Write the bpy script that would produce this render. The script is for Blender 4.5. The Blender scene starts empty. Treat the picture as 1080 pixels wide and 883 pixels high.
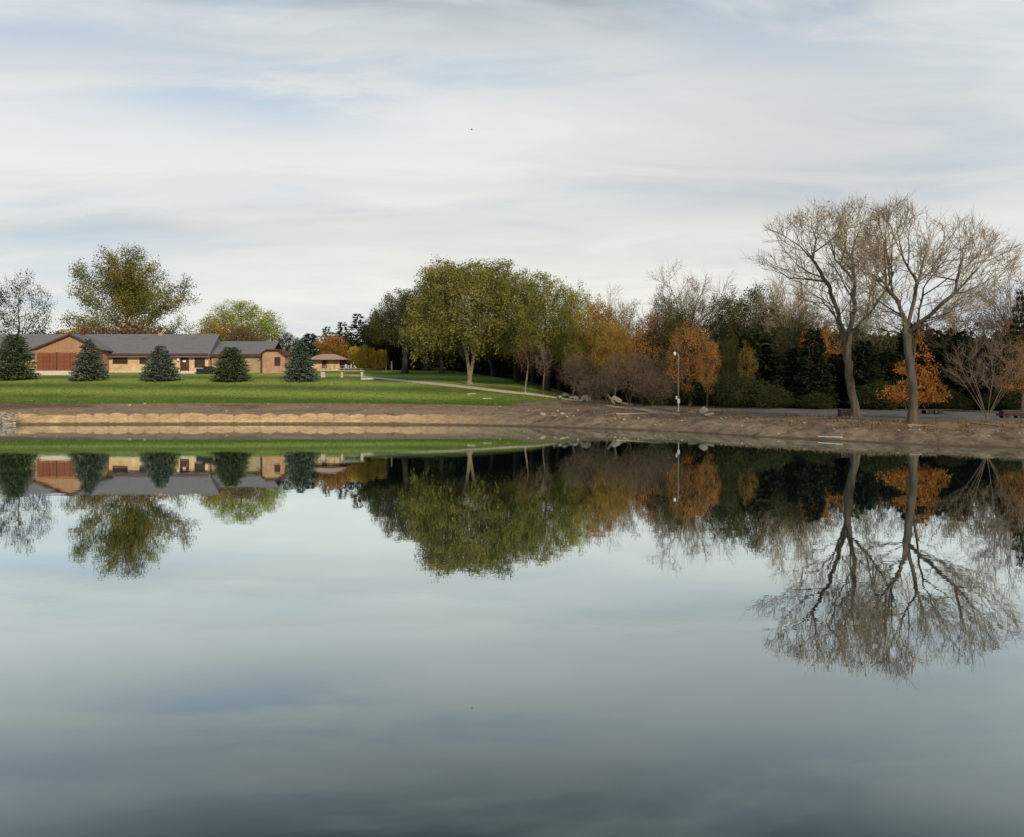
import bpy, math, random
import numpy as np
from mathutils import Vector

R = math.radians
F = 950.0; HX = 540.0; HY = 422.5; CAMH = 2.4      # focal length and horizon in photo pixels, eye height in metres
rng = np.random.default_rng(7)
random.seed(7)
scene = bpy.context.scene
COL = scene.collection

# ------------------------------------------------------------------ basic helpers
def W(px, py, D):
    return Vector(((px - HX) * D / F, D, CAMH - (py - HY) * D / F))

def tag(o, label=None, cat=None, group=None, kind=None):
    if label: o['label'] = label
    if cat: o['category'] = cat
    if group: o['group'] = group
    if kind: o['kind'] = kind
    return o

def empty(name, loc, rz=0.0):
    o = bpy.data.objects.new(name, None); COL.objects.link(o)
    o.empty_display_size = 0.2
    o.location = loc; o.rotation_euler = (0, 0, rz)
    return o

def mesh_obj(name, me, mats=(), parent=None, loc=None):
    o = bpy.data.objects.new(name, me); COL.objects.link(o)
    for m in mats: me.materials.append(m)
    if parent is not None: o.parent = parent
    if loc is not None: o.location = loc
    return o

def np_mesh(name, V, quads=None, tris=None, mats_q=None, smooth=False):
    me = bpy.data.meshes.new(name)
    V = np.asarray(V, dtype=np.float32)
    nq = 0 if quads is None else len(quads); nt = 0 if tris is None else len(tris)
    me.vertices.add(len(V)); me.vertices.foreach_set('co', V.ravel())
    loops = []
    if nq: loops.append(np.asarray(quads, dtype=np.int32).ravel())
    if nt: loops.append(np.asarray(tris, dtype=np.int32).ravel())
    loops = np.concatenate(loops)
    me.loops.add(len(loops)); me.loops.foreach_set('vertex_index', loops)
    starts = np.concatenate([np.arange(nq) * 4, nq * 4 + np.arange(nt) * 3]).astype(np.int32)
    me.polygons.add(nq + nt); me.polygons.foreach_set('loop_start', starts)
    if mats_q is not None: me.polygons.foreach_set('material_index', np.asarray(mats_q, dtype=np.int32))
    if smooth: me.polygons.foreach_set('use_smooth', np.ones(nq + nt, dtype=bool))
    me.update(calc_edges=True); me.validate()
    return me

class MB:
    """collects boxes, prisms and tubes for ONE mesh object"""
    def __init__(s): s.v = []; s.f = []
    def quad(s, a, b, c, d):
        n = len(s.v); s.v += [tuple(a), tuple(b), tuple(c), tuple(d)]; s.f.append((n, n+1, n+2, n+3))
    def box(s, x0, x1, y0, y1, z0, z1):
        n = len(s.v)
        s.v += [(x0,y0,z0),(x1,y0,z0),(x1,y1,z0),(x0,y1,z0),(x0,y0,z1),(x1,y0,z1),(x1,y1,z1),(x0,y1,z1)]
        s.f += [(n,n+3,n+2,n+1),(n+4,n+5,n+6,n+7),(n,n+1,n+5,n+4),(n+1,n+2,n+6,n+5),(n+2,n+3,n+7,n+6),(n+3,n,n+4,n+7)]
        return s
    def extr_y(s, prof, y0, y1):      # prof: list of (x,z) closed, extruded along y
        n = len(s.v); k = len(prof)
        s.v += [(x, y0, z) for x, z in prof] + [(x, y1, z) for x, z in prof]
        s.f.append(tuple(n+i for i in range(k))); s.f.append(tuple(n+k+i for i in reversed(range(k))))
        for i in range(k):
            j = (i+1) % k; s.f.append((n+i, n+k+i, n+k+j, n+j))
        return s
    def extr_x(s, prof, x0, x1):      # prof: list of (y,z)
        n = len(s.v); k = len(prof)
        s.v += [(x0, y, z) for y, z in prof] + [(x1, y, z) for y, z in prof]
        s.f.append(tuple(n+i for i in reversed(range(k)))); s.f.append(tuple(n+k+i for i in range(k)))
        for i in range(k):
            j = (i+1) % k; s.f.append((n+i, n+j, n+k+j, n+k+i))
        return s
    def tube(s, pts, rad, k=8):
        pts = [Vector(p) for p in pts]; n0 = len(s.v)
        if not hasattr(rad, '__len__'): rad = [rad]*len(pts)
        for i, p in enumerate(pts):
            d = (pts[min(i+1, len(pts)-1)] - pts[max(i-1, 0)]).normalized()
            a = d.cross(Vector((0.31, 0.92, 0.17))).normalized(); b = d.cross(a)
            for j in range(k):
                t = 2*math.pi*j/k; q = p + (a*math.cos(t) + b*math.sin(t))*rad[i]; s.v.append(tuple(q))
        for i in range(len(pts)-1):
            for j in range(k):
                a0 = n0+i*k+j; a1 = n0+i*k+(j+1) % k
                s.f.append((a0, a1, a1+k, a0+k))
        s.f.append(tuple(n0+j for j in reversed(range(k)))); e = n0+(len(pts)-1)*k
        s.f.append(tuple(e+j for j in range(k)))
        return s
    def build(s, name, mat, parent=None, bevel=0.0, smooth=False):
        me = bpy.data.meshes.new(name); me.from_pydata(s.v, [], s.f); me.update()
        if smooth: me.polygons.foreach_set('use_smooth', [True]*len(me.polygons))
        o = mesh_obj(name, me, (mat,), parent)
        if bevel:
            m = o.modifiers.new('bevel', 'BEVEL'); m.width = bevel; m.segments = 2; m.limit_method = 'ANGLE'
        return o

# ------------------------------------------------------------------ value noise in numpy
_perm = rng.random((256, 256)).astype(np.float64)
def vnoise(x, y):
    xi = np.floor(x).astype(int); yi = np.floor(y).astype(int); fx = x-xi; fy = y-yi
    fx = fx*fx*(3-2*fx); fy = fy*fy*(3-2*fy)
    g = lambda a, b: _perm[a % 256, b % 256]
    return (g(xi,yi)*(1-fx)+g(xi+1,yi)*fx)*(1-fy)+(g(xi,yi+1)*(1-fx)+g(xi+1,yi+1)*fx)*fy
def fbm(x, y, o=4):
    s = 0; a = .5; t = 0
    for i in range(o):
        s = s + a*vnoise(x*2**i+17*i, y*2**i+31*i); t += a; a *= .5
    return s/t - .5

# ------------------------------------------------------------------ materials
def new_mat(name):
    m = bpy.data.materials.new(name); m.use_nodes = True
    nt = m.node_tree; nt.nodes.clear()
    out = nt.nodes.new('ShaderNodeOutputMaterial')
    return m, nt, out
def N(nt, t, **kw):
    n = nt.nodes.new(t)
    for k, v in kw.items():
        if k in n.inputs: n.inputs[k].default_value = v
        else: setattr(n, k, v)
    return n
def ramp(nt, stops, fac=None):
    r = nt.nodes.new('ShaderNodeValToRGB'); e = r.color_ramp.elements
    while len(e) < len(stops): e.new(0.5)
    for i, (p, c) in enumerate(stops):
        e[i].position = p; e[i].color = (*c, 1) if len(c) == 3 else c
    if fac is not None: nt.links.new(fac, r.inputs[0])
    return r
def c4(c): return (c[0], c[1], c[2], 1.0)

def surf_mat(name, c1, c2, scale=3.0, rough=0.9, bump=0.2, c3=None, stretch=(1,1,1), spec=0.2):
    m, nt, out = new_mat(name)
    tc = N(nt, 'ShaderNodeTexCoord'); mp = N(nt, 'ShaderNodeMapping'); mp.inputs['Scale'].default_value = stretch
    nt.links.new(tc.outputs['Object'], mp.inputs[0])
    no = N(nt, 'ShaderNodeTexNoise', Scale=scale, Detail=6.0, Roughness=0.62)
    nt.links.new(mp.outputs[0], no.inputs['Vector'])
    st = [(0.3, c1), (0.7, c2)] if c3 is None else [(0.28, c1), (0.5, c2), (0.72, c3)]
    r = ramp(nt, st, no.outputs['Fac'])
    p = N(nt, 'ShaderNodeBsdfPrincipled', Roughness=rough)
    p.inputs['Specular IOR Level'].default_value = spec
    nt.links.new(r.outputs[0], p.inputs['Base Color'])
    b = N(nt, 'ShaderNodeBump', Strength=bump, Distance=0.05); nt.links.new(no.outputs['Fac'], b.inputs['Height'])
    nt.links.new(b.outputs[0], p.inputs['Normal']); nt.links.new(p.outputs[0], out.inputs[0])
    return m

def leaf_mat(name, cols, trans=0.25):
    """leaf colours chosen per leaf by the mesh attribute 'tint'"""
    m, nt, out = new_mat(name)
    at = N(nt, 'ShaderNodeAttribute', attribute_name='tint')
    n = len(cols); r = ramp(nt, [(i/(n-1) if n > 1 else 0, c) for i, c in enumerate(cols)], at.outputs['Fac'])
    d = N(nt, 'ShaderNodeBsdfDiffuse', Roughness=0.6); t = N(nt, 'ShaderNodeBsdfTranslucent')
    mx = N(nt, 'ShaderNodeMixShader'); mx.inputs[0].default_value = trans
    nt.links.new(r.outputs[0], d.inputs[0]); nt.links.new(r.outputs[0], t.inputs[0])
    nt.links.new(d.outputs[0], mx.inputs[1]); nt.links.new(t.outputs[0], mx.inputs[2]); nt.links.new(mx.outputs[0], out.inputs[0])
    return m

def brick_mat(name, c1, c2, mortar, scale=1.0):
    m, nt, out = new_mat(name)
    tc = N(nt, 'ShaderNodeTexCoord'); sx = N(nt, 'ShaderNodeSeparateXYZ'); cb = N(nt, 'ShaderNodeCombineXYZ')
    nt.links.new(tc.outputs['Object'], sx.inputs[0])
    ad = N(nt, 'ShaderNodeMath', operation='ADD')
    nt.links.new(sx.outputs[0], ad.inputs[0]); nt.links.new(sx.outputs[1], ad.inputs[1])
    nt.links.new(ad.outputs[0], cb.inputs[0]); nt.links.new(sx.outputs[2], cb.inputs[1])
    b = N(nt, 'ShaderNodeTexBrick', Scale=scale); b.inputs['Color1'].default_value = c4(c1); b.inputs['Color2'].default_value = c4(c2)
    b.inputs['Mortar'].default_value = c4(mortar); b.inputs['Mortar Size'].default_value = 0.02
    b.inputs['Brick Width'].default_value = 0.42; b.inputs['Row Height'].default_value = 0.14
    nt.links.new(cb.outputs[0], b.inputs['Vector'])
    no = N(nt, 'ShaderNodeTexNoise', Scale=0.9, Detail=5.0); nt.links.new(tc.outputs['Object'], no.inputs['Vector'])
    rr = ramp(nt, [(0.3, (.72,.70,.66)), (0.7, (1.1,1.1,1.1))], no.outputs['Fac'])
    mx = N(nt, 'ShaderNodeMix', data_type='RGBA', blend_type='MULTIPLY'); mx.inputs[0].default_value = 1.0
    nt.links.new(b.outputs[0], mx.inputs[6]); nt.links.new(rr.outputs[0], mx.inputs[7])
    p = N(nt, 'ShaderNodeBsdfPrincipled', Roughness=0.9); nt.links.new(mx.outputs[2], p.inputs['Base Color'])
    nt.links.new(p.outputs[0], out.inputs[0])
    return m

BARK = surf_mat('bark_grey', (.045,.038,.03), (.12,.10,.075), 4, bump=.8, stretch=(1,1,.25))
BARK_K = surf_mat('bark_pale_grey', (.035,.030,.024), (.11,.095,.072), 3, bump=1.0, stretch=(1,1,.2))
BARK_PALE = surf_mat('bark_pale', (.11,.093,.068), (.21,.175,.125), 4, bump=.5, stretch=(1,1,.3))
BARK_DARK = surf_mat('bark_dark', (.018,.016,.013), (.04,.034,.027), 4, bump=.5)
TWIG = surf_mat('twig_tan', (.19,.15,.10), (.34,.275,.185), 2, bump=0)
TWIG_DARK = surf_mat('twig_dark', (.03,.027,.022), (.07,.06,.045), 2, bump=0)
TWIG_BROWN = surf_mat('twig_brown', (.12,.09,.065), (.21,.165,.12), 2, bump=0)
TWIG_DIM = surf_mat('twig_dim_brown', (.065,.05,.037), (.125,.095,.07), 2, bump=0)
TWIG_RED = surf_mat('twig_reddish', (.07,.035,.026), (.13,.075,.05), 2, bump=0)

L_OLIVE = leaf_mat('leaf_olive', [(.08,.09,.025), (.145,.148,.04), (.22,.205,.054), (.30,.255,.07)])
L_OLIVE_DK = leaf_mat('leaf_dark_olive', [(.035,.042,.016), (.06,.066,.024), (.09,.09,.032), (.13,.115,.042)])
L_YGREEN = leaf_mat('leaf_yellow_green', [(.12,.16,.026), (.20,.25,.04), (.30,.33,.055), (.38,.37,.07)])
L_GOLD = leaf_mat('leaf_gold', [(.15,.10,.03), (.25,.165,.04), (.34,.22,.05), (.18,.155,.04)])
L_ORANGE = leaf_mat('leaf_orange', [(.22,.085,.025), (.34,.14,.035), (.44,.20,.045), (.30,.16,.045)], .35)
L_ORANGE_BR = leaf_mat('leaf_orange_brown', [(.22,.10,.03), (.38,.165,.035), (.50,.23,.05), (.27,.16,.05)], .3)
L_BROWN = leaf_mat('leaf_russet', [(.08,.055,.035), (.13,.09,.05), (.18,.12,.06), (.10,.085,.04)])
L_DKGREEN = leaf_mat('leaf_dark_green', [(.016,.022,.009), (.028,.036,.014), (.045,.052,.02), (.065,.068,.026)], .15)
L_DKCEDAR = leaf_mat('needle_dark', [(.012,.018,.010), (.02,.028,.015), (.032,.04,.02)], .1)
L_SPRUCE = leaf_mat('needle_blue_green', [(.045,.065,.05), (.08,.11,.085), (.13,.165,.13), (.19,.22,.175)], .1)
L_SPRUCE_G = leaf_mat('needle_green', [(.028,.05,.026), (.052,.085,.042), (.09,.125,.058), (.13,.15,.07)], .1)
L_AUTUMN = leaf_mat('leaf_mixed_autumn', [(.075,.095,.026), (.125,.14,.036), (.22,.19,.05), (.17,.165,.045)])
L_YELLOW = leaf_mat('leaf_yellow', [(.30,.22,.035), (.42,.30,.05), (.36,.25,.04)], .35)

# ------------------------------------------------------------------ terrain: stations of (photo row, distance) for photo columns
ST = {
 -500: [(449,86),(437.5,89.5),(426,100),(401,133),(393,150),(388,230)],
 0:    [(448,89.4),(436.5,92.5),(425,102),(401,133),(393,150),(389,230)],
 150:  [(447.8,90.5),(436.2,94),(425.5,104),(401,133),(393,150),(389,230)],
 300:  [(447.6,91),(436,94.5),(425.8,104),(400.5,134),(393,150),(388.5,210)],
 400:  [(448,89.4),(436,93),(426,103),(400,136),(391,157),(388,210)],
 480:  [(448.5,87.7),(437,91.2),(427,102),(405,124),(392,155),(388,200)],
 560:  [(450,83),(439,86.4),(430,97),(412,114),(404,132),(400,190)],
 600:  [(451.5,78.6),(441.5,81.5),(433.5,90),(421.5,107),(416,120),(411,180)],
 650:  [(453,74.8),(444,77.7),(436,83),(429,95),(425,106),(420,180)],
 715:  [(455.5,69),(446.5,71.7),(438,77.5),(431,88),(428.5,97),(424,180)],
 800:  [(461,59.3),(451.5,61.5),(443.5,65.5),(437,73),(430.5,84),(427,180)],
 900:  [(466,52.4),(455.5,54.5),(448,57.5),(441,62),(432,78),(428,180)],
 960:  [(469,49),(459,51),(451.5,54),(446,57.5),(432.5,76),(428,180)],
 1080: [(473,45.1),(461.5,47),(453,50),(445.5,56),(434,75),(428,180)],
 1300: [(480,39.6),(467,41.5),(456,44.5),(446,51),(435,72),(428,180)],
 1700: [(484,37),(470,39),(459,42),(448,49),(436,70),(428,180)],
}
SK = np.array(sorted(ST)); SA = np.array([ST[k] for k in SK], dtype=float)        # (n,6,2)
SD = SA[:, :, 1]; SH = CAMH - (SA[:, :, 0]-HY)*SD/F; SH[:, 0] = 0.0
def stations(px):
    px = np.clip(px, SK[0], SK[-1])
    D = np.stack([np.interp(px, SK, SD[:, i]) for i in range(6)], -1)
    H = np.stack([np.interp(px, SK, SH[:, i]) for i in range(6)], -1)
    return D, H
def scallop(px):
    """upper edge of the clean clay cut, as a fraction between the waterline (0) and the cut top (1)"""
    px = np.asarray(px, float)
    edges = SCE
    i = np.clip(np.searchsorted(edges, px)-1, 0, len(edges)-2)
    t = (px-edges[i])/(edges[i+1]-edges[i]); amp = SCA[i]; skew = SCS[i]
    a = np.sqrt(np.clip(1-(2*np.clip(t, 0, 1)**skew-1)**2, 0, 1))
    return (0.88+SCH[i]) + amp*(a-.6)
_e = [-400.]; _r = random.Random(4)
while _e[-1] < 700:
    x = _e[-1]; wd = 24*_r.uniform(.6, 1.3) if x > 75 else 40
    _e.append(x+wd)
SCE = np.array(_e); SCA = np.array([(.36 if 78 < x < 330 else (.10 if x < 78 else .24 if x < 470 else .05)) * _r.uniform(.6, 1.15) for x in _e])
SCH = np.array([_r.uniform(-.05, .07) for x in _e]); SCS = np.array([_r.uniform(.75, 1.3) for x in _e])

def height(px, D, rough=True):
    px = np.asarray(px, float); D = np.asarray(D, float)
    sd, sh = stations(px)
    ps = (px-HX)/F*D
    z = np.zeros(np.broadcast(px, D).shape)
    # stations, then the flat hinterland, then far low rises
    xs = [sd[..., 0]*.5, sd[..., 0]*.9, sd[..., 0]*.97] + [sd[..., i] for i in range(6)] + [sd[..., 5]*2.2, sd[..., 5]*6, sd[..., 5]*20]
    hs = [z-2.0, z-1.4, z-.5] + [sh[..., i] for i in range(6)] + [sh[..., 5]+1.5, sh[..., 5]+4, sh[..., 5]+8]
    out = np.where(D < xs[0], -2.0, hs[-1])
    for k in range(len(xs)-1):
        t = np.clip((D-xs[k])/(xs[k+1]-xs[k]), 0, 1)
        out = np.where((D >= xs[k]) & (D < xs[k+1]), hs[k]+(hs[k+1]-hs[k])*t, out)
    if rough:
        t01 = (D-sd[..., 0])/(sd[..., 1]-sd[..., 0]); t12 = (D-sd[..., 1])/(sd[..., 2]-sd[..., 1]); t23 = (D-sd[..., 2])/(sd[..., 3]-sd[..., 2])
        right = np.clip((px-520)/80, 0, 1)
        band = np.clip(t01*3, 0, 1)*np.clip(1.15-t12*(1-.7*right), 0, 1)*np.where(t12 > 1, np.clip(1-t23*1.5, 0, 1), 1)
        out = out + band*(fbm(ps*1.7, D*.9, 5)*.34*(.45+.55*right) + fbm(ps*.35+9, D*.3, 3)*.24*right)
        # dug scoops stand a little proud of the dirt behind them
        sc = scallop(px); prox = np.clip((sc-t01)/.10, 0, 1)
        out = out + np.where((t01 > .05) & (t01 < 1.15), (.10)*prox*np.clip(t01*4, 0, 1)*(1-np.clip((px-430)/90, 0, 1)), 0)
        lawn = np.clip(t12, 0, 1)
        out = out + lawn*fbm(ps*.05+3, D*.05, 2)*.25*np.clip((600-px)/100, 0, 1)
        out = out + np.clip((D-sd[..., 2])/8, 0, 1)*fbm(ps*.25, D*.25, 3)*.14*right
        # wheel ruts and heaps of turned soil right of the lawn
        heap = np.exp(-((px-640)/45)**2)*np.exp(-((t12-.8)/.8)**2)
        out = out + heap*(fbm(ps*.9+5, D*.7, 4)*.7)
    return out
def gz(px, D): return float(height(np.array([px]), np.array([D]))[0])
def gpt(px, D, dz=0.0): return Vector(((px-HX)*D/F, D, gz(px, D)+dz))
def ground_D(px, py):
    """distance at which the ground shows at photo row py"""
    d0 = float(stations(np.array([px]))[0][0, 0])
    Ds = np.arange(d0, 200, .15); z = height(np.full_like(Ds, px), Ds)
    y = HY + (CAMH-z)*F/Ds
    k = np.where(y <= py)[0]
    return float(Ds[k[0]]) if len(k) else 150.0
def world_ground(x, y): return gz(HX+F*x/y, y)

# columns: fine inside the view, coarse all the way round behind the camera
cols = np.concatenate([np.arange(-60, 1141, 1.0)])
ang = np.arctan((cols-HX)/F)
aL = np.linspace(-math.pi, ang[0], 70)[:-1]; aR = np.linspace(ang[-1], math.pi, 70)[1:]
ang = np.concatenate([aL, ang, aR]); nC = len(ang)
angc = np.clip(ang, -R(60), R(60)); pxc = HX+F*np.tan(angc)
sd, sh = stations(pxc)
rows = []; rowstn = []
def seg(a, b, n): return [(a, b, i/n) for i in range(n)]
Drows = []
d = sd
for f in (.02, .25, .5, .75, .9, .95, .97, .985): Drows.append(d[:, 0]*f)
for k, n in ((0, 34), (1, 46), (2, 60), (3, 34), (4, 24)):
    for i in range(n): Drows.append(d[:, k]+(d[:, k+1]-d[:, k])*i/n)
for f in (1, 1.2, 1.5, 2.2, 3.5, 6, 12, 20): Drows.append(d[:, 5]*f)
DR = np.array(Drows)                                # rows x cols
PX = np.broadcast_to(pxc, DR.shape)
Z = height(PX, DR)
shrink = 1-(1-.035)*np.clip((np.abs(ang)-R(58))/R(50), 0, 1)**.6      # the near bank closes the pond behind the camera
keep_far = np.clip((DR/d[:, 5]-1)/3, 0, 1)
rad = DR/np.cos(np.clip(ang, -R(45), R(45)))*(shrink+(1-shrink)*keep_far)
rad = np.where(DR < d[:, 0], DR/np.cos(np.clip(ang, -R(45), R(45)))*shrink, rad)
Z = np.where((shrink < 1) & (Z > 0), Z*(shrink**.5)+(1-shrink**.5)*np.minimum(Z, .7), Z)
V = np.stack([rad*np.sin(ang), rad*np.cos(ang), Z], -1)
nR = len(Drows); V = V.reshape(-1, 3)
ii, jj = np.meshgrid(np.arange(nR-1), np.arange(nC-1), indexing='ij')
q = np.stack([ii*nC+jj, ii*nC+jj+1, (ii+1)*nC+jj+1, (ii+1)*nC+jj], -1).reshape(-1, 4)
V = np.vstack([V, [[0, 0, -2.0]]]); c = len(V)-1
tr = np.stack([np.full(nC-1, c), np.arange(nC-1)+1, np.arange(nC-1)], -1)
me = np_mesh('ground', V, q, tr, smooth=True)
# ground cover colours
pxf = PX.ravel(); Df = DR.ravel(); ps = (pxf-HX)/F*Df
sdf, shf = stations(pxf)
t01 = (Df-sdf[:, 0])/(sdf[:, 1]-sdf[:, 0]); t12 = (Df-sdf[:, 1])/(sdf[:, 2]-sdf[:, 1]); t23 = (Df-sdf[:, 2])/(sdf[:, 3]-sdf[:, 2])
t34 = (Df-sdf[:, 3])/(sdf[:, 4]-sdf[:, 3])
nz = fbm(ps*.8, Df*.8, 4); nzb = fbm(ps*.16+4, Df*.2, 4); nzf = fbm(ps*3, Df*3, 3)
def lerp(a, b, t): t = np.clip(t, 0, 1)[:, None]; return a*(1-t)+b*t
def C(*c): return np.array(c)[None, :]
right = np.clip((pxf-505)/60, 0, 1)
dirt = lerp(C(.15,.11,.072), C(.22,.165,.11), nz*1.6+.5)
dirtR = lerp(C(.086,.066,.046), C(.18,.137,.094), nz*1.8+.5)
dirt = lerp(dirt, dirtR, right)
dirt = lerp(dirt, C(.20,.15,.10), np.clip((30-pxf)/40, 0, 1)*.6)
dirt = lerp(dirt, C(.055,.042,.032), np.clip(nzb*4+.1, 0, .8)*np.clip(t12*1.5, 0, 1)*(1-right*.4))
clay = lerp(C(.36,.235,.12), C(.50,.345,.185), nz*1.6+.5)
clay = lerp(clay, C(.23,.165,.105), np.clip((pxf-395)/150, 0, 1))
# vertical seams between the scoops
sci = np.clip(np.searchsorted(SCE, pxf)-1, 0, len(SCE)-2)
seam = np.minimum(np.abs(pxf-SCE[sci]), np.abs(pxf-SCE[sci+1]))
clay = lerp(clay, C(.20,.14,.09), np.clip(1-seam/1.2, 0, 1)*.4*(pxf > 60))
isclay = np.clip((scallop(pxf)-t01+nzf*.05)/.05, 0, 1)*(1-np.clip((pxf-440)/110, 0, 1)*.9)
isclay *= np.clip((pxf-14+nz*16)/12, 0, 1)
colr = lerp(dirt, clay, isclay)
wet = np.clip((.17-t01+nzf*.08)/.06, 0, 1)
colr = lerp(colr, C(.075,.052,.034), wet*.85)
# right-hand bank: paler dry crust near the top, orange litter strip
colr = lerp(colr, C(.19,.142,.095), np.clip((t01-.55)*2, 0, 1)*np.clip(1.3-t12, 0, 1)*np.clip(nz*3+.35, 0, 1)*right*.7)
grass = lerp(C(.075,.125,.017), C(.125,.18,.028), nzb*2.4+.5)
stripe = np.sin(Df*.42+ps*.05+1.5*np.sin(ps*.045))*.5+.5
grass = lerp(grass*.68, C(.20,.26,.045), stripe*.85*np.clip((620-pxf)/200, 0, 1))
grass = lerp(grass, C(.20,.165,.06), np.clip(nz*2.4-.1, 0, .4))
spk = rng.random(len(pxf)); grass = lerp(grass, C(.24,.14,.05), (spk > .975)*.5)
gedge = np.clip((t12-.98+nz*.16)/.04, 0, 1)*np.clip((590-pxf+nz*60)/25, 0, 1)
gedge = np.maximum(gedge, np.clip((t12-.6)/.1,0,1)*np.clip((nz-.16)*8, 0, .5)*np.clip((560-pxf)/40, 0, 1))
rx = np.clip((t23*(pxf-470)/140), 0, 9)
# lawn right limit follows the path down to the tree line
lim = np.interp(t23, [-1, 0, .45, 1, 3], [520, 535, 575, 612, 612])
onlawn = np.clip((lim-pxf+nz*16)/6, 0, 1)
gravel = lerp(C(.07,.068,.063), C(.115,.11,.102), nz*2+.5)
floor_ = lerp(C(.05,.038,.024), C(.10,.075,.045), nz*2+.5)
onG = np.clip((t12-.98+nz*.12)/.04, 0, 1)
colr = lerp(colr, grass, onG*onlawn)
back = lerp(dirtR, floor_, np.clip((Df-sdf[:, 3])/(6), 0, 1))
isgrav = np.clip((pxf-760)/30, 0, 1)*np.clip((t23-.85-.55*np.clip((pxf-880)/60, 0, 1)+nz*.25)/.15, 0, 1)*(1-np.clip((t34-.82)/.15, 0, 1))
back = lerp(back, gravel, isgrav)
litter = lerp(C(.16,.10,.04), C(.26,.17,.07), nz*2+.5)
back = lerp(back, litter, np.clip(1-np.abs(t23-.55)/.55, 0, 1)*np.clip((pxf-900)/40, 0, 1)*np.clip(nzb*3+.65, 0, 1))
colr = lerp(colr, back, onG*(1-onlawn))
dk = np.clip((pxf-620)/30, 0, 1)
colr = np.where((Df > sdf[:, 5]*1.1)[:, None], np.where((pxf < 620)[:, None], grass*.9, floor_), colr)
colr = np.vstack([colr, [[.05, .05, .04]]])
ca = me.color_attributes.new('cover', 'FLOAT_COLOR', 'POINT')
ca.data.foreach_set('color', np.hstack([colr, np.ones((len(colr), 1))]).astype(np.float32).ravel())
m, nt, out = new_mat('ground_cover')
at = N(nt, 'ShaderNodeAttribute', attribute_name='cover'); tc = N(nt, 'ShaderNodeTexCoord')
n1 = N(nt, 'ShaderNodeTexNoise', Scale=2.2, Detail=8.0, Roughness=.7); nt.links.new(tc.outputs['Object'], n1.inputs['Vector'])
r1 = ramp(nt, [(.3, (.62,.62,.62)), (.7, (1.35,1.35,1.35))], n1.outputs['Fac'])
mx = N(nt, 'ShaderNodeMix', data_type='RGBA', blend_type='MULTIPLY'); mx.inputs[0].default_value = 1
nt.links.new(at.outputs['Color'], mx.inputs[6]); nt.links.new(r1.outputs[0], mx.inputs[7])
p = N(nt, 'ShaderNodeBsdfPrincipled', Roughness=.95); p.inputs['Specular IOR Level'].default_value = .1
nt.links.new(mx.outputs[2], p.inputs['Base Color'])
b = N(nt, 'ShaderNodeBump', Strength=.6, Distance=.12); nt.links.new(n1.outputs['Fac'], b.inputs['Height']); nt.links.new(b.outputs[0], p.inputs['Normal'])
nt.links.new(p.outputs[0], out.inputs[0])
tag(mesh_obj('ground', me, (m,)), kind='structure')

# ------------------------------------------------------------------ pond water
sdw = d[:, 0]*1.02/np.cos(np.clip(ang, -R(45), R(45)))*np.where(np.abs(ang) > R(45), shrink, 1)
sdw = np.where(shrink < 1, sdw*1.0, sdw)
rim = np.stack([sdw*np.sin(ang), sdw*np.cos(ang), np.zeros(nC)], -1)
Vw = np.vstack([rim*f for f in (1, .6, .3, .1)] + [[[0, 0, 0]]])
qs = []
for k in range(3):
    a = np.arange(nC-1); qs.append(np.stack([k*nC+a, (k+1)*nC+a, (k+1)*nC+a+1, k*nC+a+1], -1))
a = np.arange(nC-1); tw = np.stack([3*nC+a, np.full(nC-1, len(Vw)-1), 3*nC+a+1], -1)
mw = np_mesh('pond_water', Vw, np.vstack(qs), tw)
m, nt, out = new_mat('pond_water')
lw = N(nt, 'ShaderNodeLayerWeight', Blend=.5)
fr = ramp(nt, [(0, (.02,)*3), (.40, (.06,)*3), (.566, (.155,)*3), (.63, (.28,)*3), (.72, (.49,)*3), (.79, (.72,)*3), (.85, (.88,)*3), (1.0, (.97,)*3)], lw.outputs['Facing'])
gl = N(nt, 'ShaderNodeBsdfGlossy', Roughness=.012); gl.inputs[0].default_value = (.87, .955, .955, 1)
df = N(nt, 'ShaderNodeBsdfDiffuse'); df.inputs[0].default_value = (.012, .022, .024, 1)
ms = N(nt, 'ShaderNodeMixShader'); nt.links.new(fr.outputs[0], ms.inputs[0]); nt.links.new(df.outputs[0], ms.inputs[1]); nt.links.new(gl.outputs[0], ms.inputs[2])
tc = N(nt, 'ShaderNodeTexCoord'); mp = N(nt, 'ShaderNodeMapping'); mp.inputs['Scale'].default_value = (.8, 1.0, 1)
nt.links.new(tc.outputs['Object'], mp.inputs[0])
nw = N(nt, 'ShaderNodeTexNoise', Scale=1.6, Detail=3.0, Roughness=.55); nt.links.new(mp.outputs[0], nw.inputs['Vector'])
nw2 = N(nt, 'ShaderNodeTexNoise', Scale=.09, Detail=2.0); nt.links.new(mp.outputs[0], nw2.inputs['Vector'])
sc_ = N(nt, 'ShaderNodeMath', operation='MULTIPLY'); nt.links.new(nw.outputs['Fac'], sc_.inputs[0]); nt.links.new(nw2.outputs['Fac'], sc_.inputs[1])
b = N(nt, 'ShaderNodeBump', Strength=1.0, Distance=.0018); nt.links.new(sc_.outputs[0], b.inputs['Height'])
nt.links.new(b.outputs[0], gl.inputs['Normal']); nt.links.new(ms.outputs[0], out.inputs[0])
tag(mesh_obj('pond_water', mw, (m,)), kind='structure')

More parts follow.
